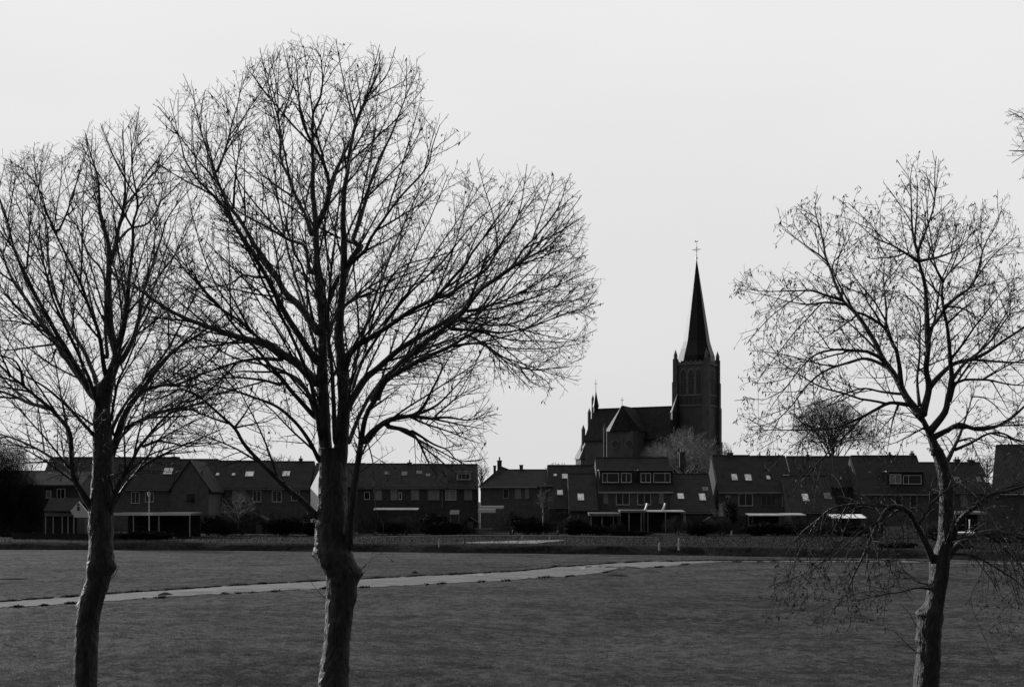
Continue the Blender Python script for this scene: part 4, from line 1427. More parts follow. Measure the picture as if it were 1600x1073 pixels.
flat_canopy('lean_to', 'darker flat lean-to roof on thin posts left of the bright one', 'lean-to', 921, 970, 802, 163, 4, th=.3, roofm='grey', posts=(924, 941, 958.5, 969), postm='grey', back_wall='board', tilt=.15)
flat_canopy('lean_to', 'grey flat roof joining the two lean-to roofs under the dormers', 'lean-to', 969.5, 1010.5, 797.5, 163, 4, th=.22, roofm='grey', posts=(983, 1002), postm='cream', back_wall='board', tilt=.15)
flat_canopy('awning', 'pale flat garden roof below the twin skylights on the right', 'awning', 1172, 1226, 804.5, 163, 3.4, th=.12, roofm='white_sheet', posts=(1176, 1222), postm='wood', back_wall='board', tilt=.2)
flat_canopy('awning', 'short pale garden roof right of the longer one', 'awning', 1226.5, 1260, 804, 163, 3.4, th=.12, roofm='white_sheet', posts=(1258,), postm='wood', tilt=.2)
# glazed canopy of four bright sheets
Yc = 150
gc = empty('glazed_canopy', P(1328, 840, Yc), 'garden canopy of four bright glazed sheets behind the drooping branches', 'canopy')
m = MB()
for k in range(5):
    x0 = P(1300 + k * 13.5, 0, Yc).x
    m.hexa([(x0, Yc, P(0, 809.5, Yc).z), (x0 + .1, Yc, P(0, 809.5, Yc).z), (x0 + .1, Yc + 2.4, P(0, 804, Yc).z), (x0, Yc + 2.4, P(0, 804, Yc).z)],
           [(x0, Yc, P(0, 808.5, Yc).z), (x0 + .1, Yc, P(0, 808.5, Yc).z), (x0 + .1, Yc + 2.4, P(0, 803, Yc).z), (x0, Yc + 2.4, P(0, 803, Yc).z)])
m.build('frame', 'grey', gc)
for k in range(4):
    x0, x1 = P(1300 + k * 13.5, 0, Yc).x + .12, P(1300 + (k + 1) * 13.5, 0, Yc).x - .02
    m = MB()
    m.hexa([(x0, Yc, P(0, 809.3, Yc).z), (x1, Yc, P(0, 809.3, Yc).z), (x1, Yc + 2.4, P(0, 803.6, Yc).z), (x0, Yc + 2.4, P(0, 803.6, Yc).z)],
           [(x0, Yc, P(0, 809, Yc).z), (x1, Yc, P(0, 809, Yc).z), (x1, Yc + 2.4, P(0, 803.3, Yc).z), (x0, Yc + 2.4, P(0, 803.3, Yc).z)])
    m.build('glazed_sheet', 'canopy', gc)
for p in (1302, 1352):
    x = P(p, 0, Yc).x
    MB().box(x, x + .1, Yc + .1, Yc + .2, .4, P(0, 809.5, Yc).z).build('post', 'wood', gc)
# propped bright panels on the lean-to roofs
for px, lab in ((1008, 'bright bent roof panel standing on the lean-to below the dormers'), (1036, 'second bright bent panel nearer the right end of the lean-to roof')):
    m = MB()
    a = P(px - 2, 797.2, 165)
    prev = None
    pts = [a + Vector((.42 * t, 0, .95 * t ** 1.6)) for t in (0, .35, .7, 1)]
    for p, q in zip(pts, pts[1:]):
        m.hexa([p, p + Vector((.18, 0, 0)), p + Vector((.18, 1.2, 0)), p + Vector((0, 1.2, 0))], [q, q + Vector((.18, 0, 0)), q + Vector((.18, 1.2, 0)), q + Vector((0, 1.2, 0))])
    tag(m.build('roof_panel', 'white', loc=a), lab, 'panel')

# garden shed with white roof edge, right
Yw = 128
sr2 = empty('garden_shed', P(1510, 860, Yw), 'low pale shed with a bright white roof edge right of the right tree trunk', 'shed')
a, c = P(1490, 834, Yw), P(1545, 862, Yw)
MB().box(a.x, c.x, Yw, Yw + 3, .2, a.z).build('wall', 'grey', sr2)
a, c = P(1488, 831.5, Yw), P(1528, 834, Yw)
MB().box(a.x, c.x, Yw - .15, Yw + 3.1, c.z + .004, a.z).build('roof', 'white', sr2)
m = MB()
a, c = P(1513.5, 812, Yw + 3.5), P(1516.5, 834, Yw + 3.5)
m.tube([((a.x + c.x) / 2, Yw + 3.5, .5), ((a.x + c.x) / 2, Yw + 3.5, a.z)], .07, 8)
m.tube([((a.x + c.x) / 2 - .09, Yw + 3.5, a.z), ((a.x + c.x) / 2 + .09, Yw + 3.5, a.z)], .06, 6)
tag(m.build('white_post', 'white', loc=P(1515, 860, Yw + 3.5)), 'white post standing up behind the low pale shed', 'post')
flat_canopy('conservatory', 'conservatory with a thin white roof line behind the pale shed', 'conservatory', 1492, 1546, 800.5, 160, 4, th=.2, roofm='cream', posts=(1494, 1510, 1528, 1544), postm='wood', back_wall='board', tilt=.2)

# ------------------------------------------------------------------ fences, posts, bench
fr = empty('rail_fence', GP(960, 842, PLAT), 'long low post and rail fence between the field bank and the back gardens', 'fence')
fpx = [(560, 839.5), (640, 837.5), (730, 836.5), (850, 836.5), (950, 838), (1060, 840), (1180, 842.5), (1300, 845), (1385, 847)]
top = [P(x, y, 143) for x, y in fpx]
top = smooth_path(top, 2.0)
MB().tube(top, .055, 6).build('rail', 'cream', fr)
MB().tube([p - Vector((0, 0.01, .32)) for p in top], .05, 6).build('rail', 'wood', fr)
step = max(1, len(top) // 22)
for p in top[::step]:
    MB().box(p.x - .06, p.x + .06, p.y + .06, p.y + .18, .5, p.z + .1).build('post', 'wood', fr)

for px, y0, y1, lab in ((686, 841, 850, 'thin pale marker post on the rough ground right of the middle trunk'), (816, 836, 844, 'short pale marker post behind the sandy patch'),
                        (859, 837, 843.5, 'short pale marker post at the right tip of the sandy patch'), (1030, 847, 855, 'stubby pale stake on the bank below the dormered pair'),
                        (1060.5, 840, 855, 'tall weathered stake on the bank below the bright lean-to'), (1068, 842, 846, 'tiny pale stake just right of the tall one'), (726, 836, 849, 'dark wooden post left of the sandy patch'),
                        (1143, 829, 833, 'small round pale knob post in the shrubs right of the church')):
    Yp = GY(y1, PLAT) if y1 > 836 else 146
    Yp = min(Yp, 150)
    q = P(px, y1, Yp)
    h_ = (y1 - y0) * Yp / F
    m = MB()
    w = .07 if px not in (1030, 1060.5, 1143) else .1
    m.tube([(q.x, Yp, q.z - .25), (q.x + .01, Yp, q.z + h_ * .8), (q.x + .02, Yp, q.z + h_)], [w, w * .9, w * .5], 7)
    tag(m.build('marker_post', 'iron' if px == 726 else 'cream', loc=(q.x, Yp, PLAT)), lab, 'post', 'posts on the rough bank')

# picnic table
q = GP(756, 831, PLAT); q = P(756, 831, 150)
pt = empty('picnic_table', (q.x, 150, PLAT), 'wooden picnic table in the gardens below the layered awning', 'table')
m = MB()
for k in range(4):
    m.box(q.x - 1.1, q.x + 1.1, 149.6 + k * .2, 149.78 + k * .2, PLAT + .72, PLAT + .77)
m.build('tabletop', 'wood', pt)
for dy in (-.75, .75):
    MB().box(q.x - 1.1, q.x + 1.1, 150 + dy - .13, 150 + dy + .13, PLAT + .42, PLAT + .46).build('seat', 'wood', pt)
for dx in (-.8, .8):
    for sgn in (-1, 1):
        MB().tube([(q.x + dx, 150 + sgn * .6, PLAT - .1), (q.x + dx, 150 + sgn * .15, PLAT + .71)], .05, 4).build('leg', 'wood', pt)

# garden fences of boards
def board_fence(label, x0, x1, Y, py_top, m_='board'):
    a, c = P(x0, py_top, Y), P(x1, py_top, Y)
    r = empty('garden_fence', ((a.x + c.x) / 2, Y, PLAT), label, 'fence', 'board fences round the back gardens')
    f = MB()
    n_ = int((c.x - a.x) / .16)
    for i in range(n_):
        x_ = a.x + i * .16
        f.box(x_, x_ + .145, Y + R.uniform(0, .015), Y + .03, .4, a.z + R.uniform(-.03, .03))
    f.build('panel', m_, r)
    k = max(2, int((c.x - a.x) / 1.9))
    for i in range(k + 1):
        x_ = a.x + (c.x - a.x) * i / k
        MB().box(x_ - .05, x_ + .05, Y + .035, Y + .13, .4, a.z + .08).build('post', 'wood', r)
    return r


board_fence('dark board fence around the summerhouse garden at the far left', 20, 180, 136, 833)
board_fence('dark board fence below the carport', 180, 300, 137, 838)
board_fence('board fence before the long left terrace', 300, 486, 158, 820)
board_fence('board fence below the white awning right of the middle trunk', 560, 748, 158, 818)
board_fence('board fence below the lean roofed house left of the dormers', 870, 922, 158, 815, 'grey' if False else 'board')
board_fence('tall board fence right of the bright lean-to', 1072, 1170, 158, 806)
board_fence('board fence under the pale garden roofs on the right', 1240, 1300, 156, 818)
board_fence('grey slatted gate fence left of the right tree trunk', 1382, 1440, 140, 822, 'grey')
board_fence('board fence between the grey gate and the pale shed', 1440, 1490, 142, 826)
board_fence('board fence below the tall dark roofed house', 1546, 1660, 131, 832)

# small sheds between the gardens
for px, Y, tp_, wpx, lab, wm_ in ((735, 157, 809, 22, 'small dark garden shed below the white dormer', 'board'), (1110, 157, 808, 22, 'small grey garden shed at the end of the tall board fence', 'grey'), (893, 157, 807, 20, 'small dark shed below the tall plain roof', 'brick_dark'), (405, 157, 806, 26, 'dark garden shed behind the hedge of the long left terrace', 'board')):
    c = P(px, tp_, Y)
    w_ = wpx * Y / F / 2
    sd_ = empty('garden_shed', (c.x, Y, PLAT), lab, 'shed', 'small sheds in the back gardens')
    m = MB()
    m.hexa([(c.x - w_, Y, .5), (c.x + w_, Y, .5), (c.x + w_, Y, c.z - .6), (c.x, Y, c.z), (c.x - w_, Y, c.z - .6)], [(c.x - w_, Y + 2.4, .5), (c.x + w_, Y + 2.4, .5), (c.x + w_, Y + 2.4, c.z - .6), (c.x, Y + 2.4, c.z), (c.x - w_, Y + 2.4, c.z - .6)])
    m.build('wall', wm_, sd_)
    m = MB()
    for sg in (-1, 1):
        lo = [Vector((c.x, Y - .1, c.z + .01)), Vector((c.x + sg * (w_ + .15), Y - .1, c.z - .68)), Vector((c.x + sg * (w_ + .15), Y + 2.5, c.z - .68)), Vector((c.x, Y + 2.5, c.z + .01))]
        m.hexa(lo, [p + Vector((0, 0, .07)) for p in lo])
    m.build('roof', 'tile', sd_)
    m = MB().box(c.x - .35, c.x + .35, Y - .04, Y - .003, .8, 2.3)
    m.build('door', 'wood', sd_)

# ------------------------------------------------------------------ evergreen shrubs and hedges
def leafy(name, label, cat, px, Y, top_py, half_px, seed, n=1600, leaf=.13, base=PLAT, squash=1.0, m_='leaf', group=None, cone=False, deep=None, twiggy=False):
    rr = np.random.default_rng(seed)
    c = P(px, top_py, Y)
    rad = half_px * Y / F
    dp_ = rad if deep is None else deep
    root = empty(name, (c.x, Y, base), label, cat, group)
    H_ = c.z - base
    st = MB()
    for k in range(5):
        a = k * 1.3
        st.tube([(c.x, Y, base - .2), (c.x + rad * .4 * math.cos(a), Y + dp_ * .4 * math.sin(a), base + H_ * .6)], [.05 + rad * .02, .02], 5)
    st.build('stem', 'bark', root)
    # clumps
    K = max(6, int(n / 110))
    cu = rr.uniform(-1, 1, (K, 3))
    cu /= np.maximum(1e-6, np.linalg.norm(cu, axis=1))[:, None]
    cu *= rr.uniform(.3, .85, K)[:, None]
    if cone:
        hgt = (cu[:, 2] + 1) / 2
        cu[:, 0] *= (1.15 - hgt); cu[:, 1] *= (1.15 - hgt)
    idx = rr.integers(0, K, n)
    off = rr.normal(0, .17, (n, 3))
    q = cu[idx] + off
    if not cone:
        ln = np.linalg.norm(q, axis=1)
        q = np.where((ln > 1)[:, None], q / ln[:, None] * rr.uniform(.8, 1.04, n)[:, None], q)
    pos = np.stack([c.x + q[:, 0] * rad, Y + q[:, 1] * dp_, base + H_ * (.5 + .5 * q[:, 2])], 1)
    pos[:, 2] = np.maximum(pos[:, 2], base + .03)
    d1 = rr.normal(0, 1, (n, 3)); d1 /= np.linalg.norm(d1, axis=1)[:, None]
    d2 = np.cross(d1, rr.normal(0, 1, (n, 3))); d2 /= np.linalg.norm(d2, axis=1)[:, None]
    s = leaf * rr.uniform(.5, 1.4, n)[:, None]
    if twiggy:
        d1[:, 2] = np.abs(d1[:, 2]) + .8
        d1 /= np.linalg.norm(d1, axis=1)[:, None]
        s = s * 2.2
        d2 = d2 * .09
    V = np.stack([pos - d1 * s, pos + d2 * s * .4, pos + d1 * s, pos - d2 * s * .4], 1).reshape(-1, 3) - np.array(root.location)
    me_ = bpy.data.meshes.new('foliage')
    me_.from_pydata(V.tolist(), [], [(4 * i, 4 * i + 1, 4 * i + 2, 4 * i + 3) for i in range(n)])
    me_.materials.append(M[m_])
    o = bpy.data.objects.new('foliage', me_)
    COL.objects.link(o)
    o.parent = root
    return root


leafy('evergreen_tree', 'big dark evergreen tree at the left edge beside the summerhouse', 'tree', 2, 147, 676, 52, 1, n=34000, leaf=.17, cone=False, base=.6, twiggy=True)
leafy('evergreen_tree', 'lower dark evergreen in front of the far left house', 'tree', 46, 145, 738, 30, 2, n=11000, leaf=.15, base=.6, twiggy=True)
SH = 'shrubs in the back gardens'
shr = [('wide dark shrub at the left end of the long terrace gardens', 325, 150, 805, 24), ('tall loose shrub below the pale reflecting window', 378, 152, 792, 28), ('broad dark shrub left of the middle trunk', 440, 150, 795, 36),
       ('dark shrub touching the middle trunk on its left', 490, 150, 802, 22), ('low shrub right of the middle trunk', 585, 152, 808, 26), ('broad shrub below the white awning', 632, 152, 806, 30),
       ('dark shrub left of the porch canopy', 680, 152, 804, 22), ('low dark shrub below the porch canopy', 722, 150, 818, 18), ('dark bush left of the birch', 800, 152, 792, 26), ('dark rounded bush below the hipped house', 822, 150, 806, 24),
       ('dark bush right of the birch', 870, 152, 797, 20), ('paler bush below the tall plain roof', 897, 150, 802, 22), ('low bush before the darker lean-to', 935, 150, 822, 16), ('bush before the glazed doors of the grey lean-to', 965, 150, 820, 14),
       ('dark bush at the right end of the bright lean-to', 1058, 152, 808, 20), ('bush before the tall board fence', 1092, 150, 815, 18), ('tall dark conifer shrub right of the small bare garden tree', 1142, 156, 776, 13),
       ('bush below the grey side gable', 1128, 150, 808, 20), ('dark bush under the pale garden roof', 1180, 150, 815, 22), ('bush at the end of the short pale garden roof', 1245, 150, 812, 24), ('broad bush left of the glazed canopy', 1280, 148, 816, 22),
       ('bush below the glazed canopy', 1330, 146, 822, 24), ('dark bush right of the glazed canopy', 1368, 146, 806, 16), ('bush beside the grey slatted gate', 1455, 138, 818, 20), ('dark hedge bush left of the pale shed', 1478, 128, 838, 16),
       ('low bush before the tall dark roofed house', 1572, 126, 840, 24), ('dark bush cut by the right edge of the photo', 1604, 124, 822, 22), ('dark low shrub on the bank left of the right trunk', 1400, 112, 850, 26), ('low shrub on the bank right of the right trunk', 1500, 110, 856, 26),
       ('dark bush behind the left trunk', 165, 134, 825, 18)]
for i, (lab, px, Y, tp_, hp) in enumerate(shr):
    leafy('shrub', lab, 'shrub', px, Y, tp_ - 3, hp * 1.3, 100 + i, n=int(900 + hp * 75), leaf=.14, m_='leaf' if i % 3 == 0 or px == 1142 else ('bush' if i % 3 == 1 else 'twig_mid'), group=SH, base=PLAT - .1, deep=1.4, cone=(px == 1142), twiggy=(i % 3 != 0 and px != 1142))
for i, (lab, px, hp, tp_) in enumerate((('dark unclipped hedge in front of the long left terrace', 350, 40, 811), ('dark unclipped hedge just left of the middle trunk', 445, 45, 808), ('dark unclipped hedge under the long white awning', 612, 40, 812),
        ('dark unclipped hedge left of the layered awning', 690, 38, 813), ('dark unclipped hedge before the hipped house', 838, 36, 808), ('dark unclipped hedge below the tall plain roof', 903, 24, 812), ('dark unclipped hedge before the tall board fence', 1098, 38, 812),
        ('dark unclipped hedge under the pale garden roofs on the right', 1212, 40, 816), ('dark unclipped hedge under the glazed canopy', 1318, 44, 818), ('dark unclipped hedge along the carport garden', 225, 55, 829), ('dark unclipped hedge below the lean-to roofs', 985, 42, 829))):
    leafy('hedge', lab, 'hedge', px, 149 if px > 300 else 135, tp_, hp, 300 + i, n=5200, leaf=.12, m_='leaf', group='hedges along the back gardens', base=PLAT - .1, deep=.7, twiggy=(i % 2 == 0))
leafy('evergreen_tree', 'dark small evergreen beside the pale bare tree and the dormered chimney', 'tree', 1090, 196, 745, 14, 77, n=900, leaf=.2)

# soil mounds on the field
for px, py, w, lab in ((15, 904.5, 34, 'flat dark heap of soil at the left edge of the field'), (648, 895, 6, 'small dark molehill just above the path'), (258, 930, 13, 'dark grassy clump at the path edge right of the left trunk'), (960, 899, 20, 'dark clump in the inner bend of the path')):
    q = GP(px, py)
    q = GP(px, py, gz(q.x, q.y))
    rad = w * q.y / F
    m = MB()
    nr, na = 6, 20
    zg = gz(q.x, q.y)
    vs = [(q.x, q.y, .16 + zg)]
    for i in range(1, nr + 1):
        for k in range(na):
            a = 2 * math.pi * k / na
            f_ = i / nr
            jj = 1 + .25 * noise.noise(Vector((math.cos(a) * 2 + px, math.sin(a) * 2, i * .3)))
            vs.append((q.x + math.cos(a) * rad * f_ * jj, q.y + math.sin(a) * rad * .6 * f_ * jj, zg + .16 * (1 - f_ ** 2) + .03 * noise.noise(Vector((px + i, k * 1.3, 2))) * (1 if i < nr else 0) - (.05 if i == nr else 0)))
    fs = [(0, 1 + k, 1 + (k + 1) % na) for k in range(na)]
    for i in range(nr - 1):
        for k in range(na):
            k2 = (k + 1) % na
            fs.append((1 + i * na + k, 1 + (i + 1) * na + k, 1 + (i + 1) * na + k2, 1 + i * na + k2))
    m.add(vs, fs)
    tag(m.build('soil_mound', 'soil', loc=(q.x, q.y, 0), smooth=True), lab, 'mound')

# ------------------------------------------------------------------ church
TH = math.radians(28)
YT = 264.0
SC = YT / F
u_ = Vector((-math.cos(TH), math.sin(TH), 0))    # along the nave, away to the left
v_ = Vector((-math.sin(TH), -math.cos(TH), 0))   # towards the viewer
TC_ = Vector(((1088.5 - 800) * SC, YT, 0))


def CZ(py):
    return CH + (HZ - py) * SC


def CP(a, b_, z):
    q = TC_ + u_ * a + v_ * b_
    return Vector((q.x, q.y, z))


def a_of(px, b_=0):
    """distance along the nave seen at column px"""
    # (x - 800) * y / F = x_world
    t = (px - 800) / F
    o = TC_ + v_ * b_
    return (t * o.y - o.x) / (u_.x - t * u_.y)


ch = empty('church', (TC_.x, TC_.y, PLAT), 'dark brick church with a tall slender spire rising behind the houses', 'church')


def cbox(mb, a0, a1, b0, b1, z0, z1):
    mb.hexa([CP(a0, b0, z0), CP(a0, b1, z0), CP(a1, b1, z0), CP(a1, b0, z0)], [CP(a0, b0, z1), CP(a0, b1, z1), CP(a1, b1, z1), CP(a1, b0, z1)])


hs = 3.35
zt = CZ(572)
m = MB()
cbox(m, -hs, hs, -hs, hs, .5, zt)
tow = m.build('tower', 'church', ch)
# parapet with small merlons
m = MB()
cbox(m, -hs - .18, hs + .18, -hs - .18, hs + .18, zt, zt + .35)
for k in range(7):
    t = -hs + .45 + k * (2 * hs - .9) / 6
    for s_ in (-1, 1):
        cbox(m, t - .22, t + .22, s_ * hs - .16, s_ * hs + .16, zt + .352, CZ(565.5))
        cbox(m, s_ * hs - .16, s_ * hs + .16, t - .22, t + .22, zt + .352, CZ(565.5)) if 0 < k < 6 else None
m.build('parapet', 'church_trim', tow)
# corner buttresses, stepped, each ending in a pinnacle
for sa in (-1, 1):
    for sb in (-1, 1):
        m = MB()
        for z0, z1, w in ((.5, CZ(690), 1.05), (CZ(690), CZ(637), .85), (CZ(637), CZ(598), .7), (CZ(598), CZ(562), .55)):
            cbox(m, sa * hs - w * .8, sa * hs + w * .8, sb * hs - w * .8, sb * hs + w * .8, z0 + .002, z1)
        bt = m.build('buttress', 'church', tow)
        m = MB()
        r_ = .42
        ring = [CP(sa * hs + r_ * math.cos(k * math.pi / 4), sb * hs + r_ * math.sin(k * math.pi / 4), CZ(562)) for k in range(8)]
        ring2 = [CP(sa * hs + r_ * math.cos(k * math.pi / 4), sb * hs + r_ * math.sin(k * math.pi / 4), CZ(556)) for k in range(8)]
        m.hexa(list(reversed(ring)), list(reversed(ring2)))
        m.cone(list(reversed([p + Vector((0, 0, .003)) for p in ring2])), CP(sa * hs, sb * hs, CZ(547)))
        m.build('pinnacle', 'church_trim', tow)


def arch_ring(c, half, z0, z1, outn=18):
    """pointed arch outline in face coordinates (t, z)"""
    pts = [(c - half, z0), (c - half, z1 - half * 1.7)]
    for k in range(1, 6):
        t = k / 6
        pts.append((c - half * math.cos(t * math.pi / 2) ** .8 if False else c - half * (1 - t ** 1.6), z1 - half * 1.7 * (1 - math.sin(t * math.pi / 2))))
    pts.append((c, z1))
    return pts + [(2 * c - x_, z_) for x_, z_ in reversed(pts[:-1])]


def arch_on(face, c, half, z0, z1, name, m_, parent, off0, off1):
    """face 'v': the broad face towards the viewer; 'r': the narrow right face"""
    pr = arch_ring(c, half, z0, z1)
    m = MB()
    if face == 'v':
        A = [CP(t, hs + off0, z) for t, z in pr]; B_ = [CP(t, hs + off1, z) for t, z in pr]
    else:
        A = [CP(-hs - off0, t, z) for t, z in pr]; B_ = [CP(-hs - off1, t, z) for t, z in pr]
    m.hexa(A, B_)
    return m.build(name, m_, parent)


for face in ('v', 'r'):
    for c in (-1.65, 0, 1.65):
        fr_ = arch_on(face, c, .80, CZ(618), CZ(576.5), 'belfry_frame', 'church_trim', tow, .003, .07)
        arch_on(face, c, .58, CZ(617), CZ(579.5), 'belfry_opening', 'louvre', fr_ if False else tow, .072, .10)
        lv = MB()
        for k in range(6):
            z = CZ(616) + k * .55
            if face == 'v':
                cbox(lv, c - .5, c + .5, hs + .101, hs + .2, z, z + .10)
            else:
                cbox(lv, -hs - .2, -hs - .101, c - .5, c + .5, z, z + .10)
        lv.build('louvre', 'church', tow)
    # blind arcade below
    for k in range(5):
        c = -2.0 + k * 1.0
        arch_on(face, c, .36, CZ(632.5), CZ(622.5), 'blind_arch', 'louvre', tow, .003, .05)
    # string courses
    for py in (570, 620, 636, 690):
        m = MB()
        if face == 'v':
            cbox(m, -hs + .3, hs - .3, hs + .002, hs + .16, CZ(py), CZ(py) + .3)
        else:
            cbox(m, -hs - .16, -hs - .002, -hs + .3, hs - .3, CZ(py), CZ(py) + .3)
        m.build('string_course', 'church_trim', tow)
# dial on tower
# spire: flared octagon
def octo(r, z, rot=math.pi / 8):
    return [CP(r * math.cos(-k * math.pi / 4 + rot), r * math.sin(-k * math.pi / 4 + rot), z) for k in range(8)]


m = MB()
levels = [(3.8, zt + .36), (3.7, CZ(557)), (3.15, CZ(545)), (2.72, CZ(534)), (.06, CZ(405.5))]
rings = [octo(r, z) for r, z in levels]
vs = [p for r in rings for p in r]
fs = [tuple(range(8))[::-1], tuple(range(32, 40))]
for i in range(4):
    for k in range(8):
        k2 = (k + 1) % 8
        fs.append((i * 8 + k, (i + 1) * 8 + k, (i + 1) * 8 + k2, i * 8 + k2)[::-1])
m.add(vs, fs)
sp_ = m.build('spire', 'slate', ch)
# small lucarne on spire foot
m = MB()
c0 = CP(-.4, 2.9, CZ(560))
ringp = [CP(-.7, 2.75, CZ(562)), CP(-.1, 2.75, CZ(562)), CP(-.1, 2.75, CZ(552)), CP(-.4, 2.75, CZ(546)), CP(-.7, 2.75, CZ(552))]
m.hexa(ringp, [p - v_ * 1.2 for p in ringp])
m.build('lucarne', 'slate', sp_)
# cross and weathercock
m = MB()
m.tube([CP(0, 0, CZ(408)), CP(0, 0, CZ(380))], [.10, .05], 6)
m.tube([CP(-.95, 0, CZ(390)), CP(.95, 0, CZ(390))], .055, 6)
m.tube([CP(0, 0, CZ(404.5)), CP(0, 0, CZ(402))], [.2, .2], 8)
for s_ in (-1, 1):
    m.tube([CP(0, 0, CZ(386)), CP(s_ * .45, 0, CZ(390)), CP(0, 0, CZ(394))], .035, 4)
m.build('spire_cross', 'metal', sp_)
m = MB()
X = Vector((1, 0, 0)); Z_ = Vector((0, 0, 1))
cc = CP(0, 0, CZ(378))
prof = [(x_ * .62, z_ * .62) for x_, z_ in [(-.65, .35), (-.45, -.05), (-.1, -.15), (.2, -.05), (.35, .2), (.55, .25), (.4, .42), (.25, .4), (.1, .15), (-.2, .15), (-.4, .5)]]
m.hexa([cc + X * a + Z_ * b_ - Vector((0, .04, 0)) for a, b_ in prof], [cc + X * a + Z_ * b_ + Vector((0, .04, 0)) for a, b_ in prof])
m.build('weathercock', 'iron', sp_)

# nave
a_end = a_of(930)
zr = CZ(635.0)
hw_ = 5.2
ze = CZ(683)
m = MB()
prof = [(-hw_, .5), (hw_, .5), (hw_, ze), (0, zr - .1), (-hw_, ze)]
m.hexa([CP(hs + .004, b_, z) for b_, z in prof][::-1], [CP(a_end, b_, z) for b_, z in prof][::-1])
nave = m.build('nave', 'church', ch)
m = MB()
for s_ in (-1, 1):
    lo = [CP(hs + .01, 0, zr), CP(a_end + .15, 0, zr), CP(a_end + .15, s_ * (hw_ + .4), ze - .6), CP(hs + .01, s_ * (hw_ + .4), ze - .6)]
    m.hexa(lo, [p + Vector((0, 0, .22)) for p in lo])
m.tube([CP(hs, 0, zr + .2), CP(a_end, 0, zr + .2)], .14, 6)
m.build('roof', 'slate_dull', nave)
# aisle lower on the viewer's side
m = MB()
zal, zah = CZ(712), CZ(695)
prof = [(hw_ + .004, .5), (hw_ + 3.0, .5), (hw_ + 3.0, zal), (hw_ + .004, zah)]
m.hexa([CP(-1.5 + hs, b_, z) for b_, z in prof][::-1], [CP(a_of(985), b_, z) for b_, z in prof][::-1])
al = m.build('aisle', 'church', nave)
# transept with a hipped end
b_tr = 9.4
ab_ = 8.3
at = a_of(972, ab_)
wt = 3.7


def cham(w, z, c, grow=0.0):
    """plan of the transept: from the nave to a chamfered outer end"""
    w += grow
    e = b_tr + grow
    return [CP(at + w, 0, z), CP(at + w, e - c, z), CP(at + w - c, e, z), CP(at - w + c, e, z), CP(at - w, e - c, z), CP(at - w, 0, z)]


zte = CZ(674)
m = MB()
m.hexa(cham(wt, .5, .8), cham(wt, zte, .8))
tr = m.build('transept', 'church', ch)
m = MB()
rg = cham(wt, zte - .05, 1.9, .3)
zap = CZ(634.3)
A_ = CP(at, ab_, zap); B_ = CP(at, 0, CZ(636))
vv = [Vector(p) for p in rg] + [A_, B_]
m.add(vv, [(0, 1, 6, 7), (2, 3, 6), (3, 4, 6), (4, 5, 7, 6), (5, 4, 3, 2, 1, 0), (0, 7, 5)])
m.tube([A_, B_], .1, 5)
trr = m.build('roof', 'slate_dull', tr)
m = MB()
m.hexa([vv[1], vv[2], vv[6]], [p + (u_ + v_) * .08 for p in (vv[1], vv[2], vv[6])])
m.build('hip_slope', 'slate', trr)  # glossier slate copy on this side alone, for the sunlit sliver
for px in (961, 983):
    # round tracery windows
    mm = MB()
    ca = a_of(px, b_tr)
    ring = [CP(ca + .95 * math.cos(-k * math.pi / 10), b_tr + .003, CZ(694) + .95 * math.sin(-k * math.pi / 10)) for k in range(20)]
    mm.hexa(ring, [p + v_ * .12 for p in ring])
    wn = mm.build('round_window', 'church_trim', tr)
    mm = MB()
    ring = [CP(ca + .7 * math.cos(-k * math.pi / 10), b_tr + .128, CZ(694) + .7 * math.sin(-k * math.pi / 10)) for k in range(20)]
    mm.hexa(ring, [p + v_ * .04 for p in ring])
    mm.build('pane', 'louvre', wn)
# cross on transept
m = MB()
ct = CP(at, ab_, CZ(634.5))
m.tube([ct, ct + Vector((0, 0, 1.75))], .05, 5)
m.tube([ct + Vector((-.4, 0, 1.15)), ct + Vector((.4, 0, 1.15))], .045, 5)
m.build('roof_cross', 'metal', tr)
# polygonal apse
def oct_(r, z, ca, cb):
    return [CP(ca + r * math.cos(-k * math.pi / 4 + math.pi / 8), cb + r * math.sin(-k * math.pi / 4 + math.pi / 8), z) for k in range(8)]


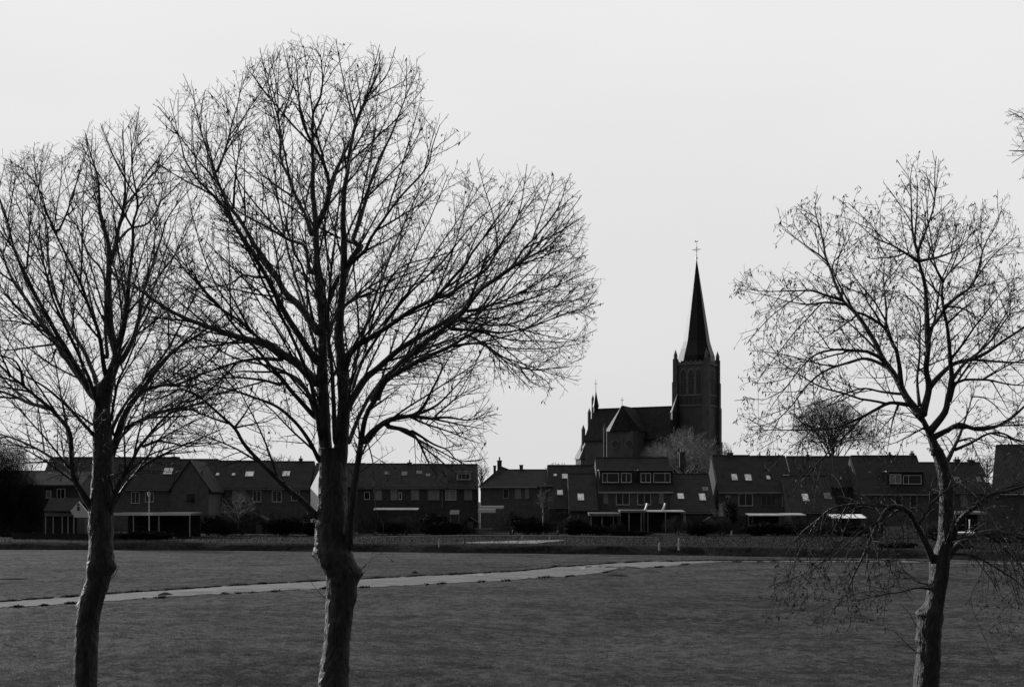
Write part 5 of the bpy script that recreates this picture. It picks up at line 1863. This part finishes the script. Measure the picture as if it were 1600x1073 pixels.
ra = 4.2
zae = CZ(714)
ap_o = a_end
m = MB()
m.hexa(oct_(ra, .5, ap_o, 0), oct_(ra, zae, ap_o, 0))
apse = m.build('apse', 'church', ch)
m = MB()
m.cone(oct_(ra + .4, zae - .1, ap_o, 0), CP(ap_o - .6, 0, zr - .3))
m.build('roof', 'slate', apse)
# slender ridge turret with cross
m = MB()
ctp = CP(a_of(931), 0, 0)


def oc(cx_, cy_, r, z):
    return [Vector((cx_ + r * math.cos(k * math.pi / 4), cy_ + r * math.sin(k * math.pi / 4), z)) for k in range(8)]


m.hexa(oc(ctp.x, ctp.y, .62, zr - 2), oc(ctp.x, ctp.y, .55, CZ(630)))
m.cone(oc(ctp.x, ctp.y, .7, CZ(630) + .003), Vector((ctp.x, ctp.y, CZ(602))))
tu = m.build('ridge_turret', 'slate', ch)
m = MB()
m.tube([(ctp.x, ctp.y, CZ(604)), (ctp.x, ctp.y, CZ(585))], [.06, .04], 5)
m.tube([(ctp.x - .42, ctp.y, CZ(592)), (ctp.x + .42, ctp.y, CZ(592))], .045, 5)
m.build('turret_cross', 'metal', tu)
# buttress piers with pinnacles at the choir end
for px, ytop, yb_, wpx, Yq in ((926.3, 616, 624, 4.2, YT + 13), (920.8, 637, 645, 5.2, YT + 12), (911.5, 663, 672, 6.0, YT + 10), (908.5, 692, 716, 4.5, YT + 9), (945, 661, 671, 4.6, YT - 4), (916.5, 676, 690, 11, YT + 11), (924, 655, 668, 9, YT + 13)):
    s2 = Yq / F
    cx_ = (px - 800) * s2
    r_ = wpx * s2 / 2
    zb_ = CH + (HZ - yb_) * s2
    zt_ = CH + (HZ - ytop) * s2
    m = MB()
    m.hexa(oc(cx_, Yq, r_, .5), oc(cx_, Yq, r_, zb_))
    m.cone(oc(cx_, Yq, r_ * 1.15, zb_ + .003), Vector((cx_, Yq, zt_)))
    m.build('pier', 'church', ch)
# stair turret with steep roof beside the tower
px, s2 = 1055, (YT - 3) / F
cx_, cy_ = (1054.5 - 800) * s2, YT - 3.5
m = MB()
m.hexa(oc(cx_, cy_, .9, .5), oc(cx_, cy_, .9, CZ(646)))
m.cone(oc(cx_, cy_, 1.05, CZ(646) + .003), Vector((cx_ + .5, cy_ + .3, CZ(617))))
m.build('stair_turret', 'slate', ch)
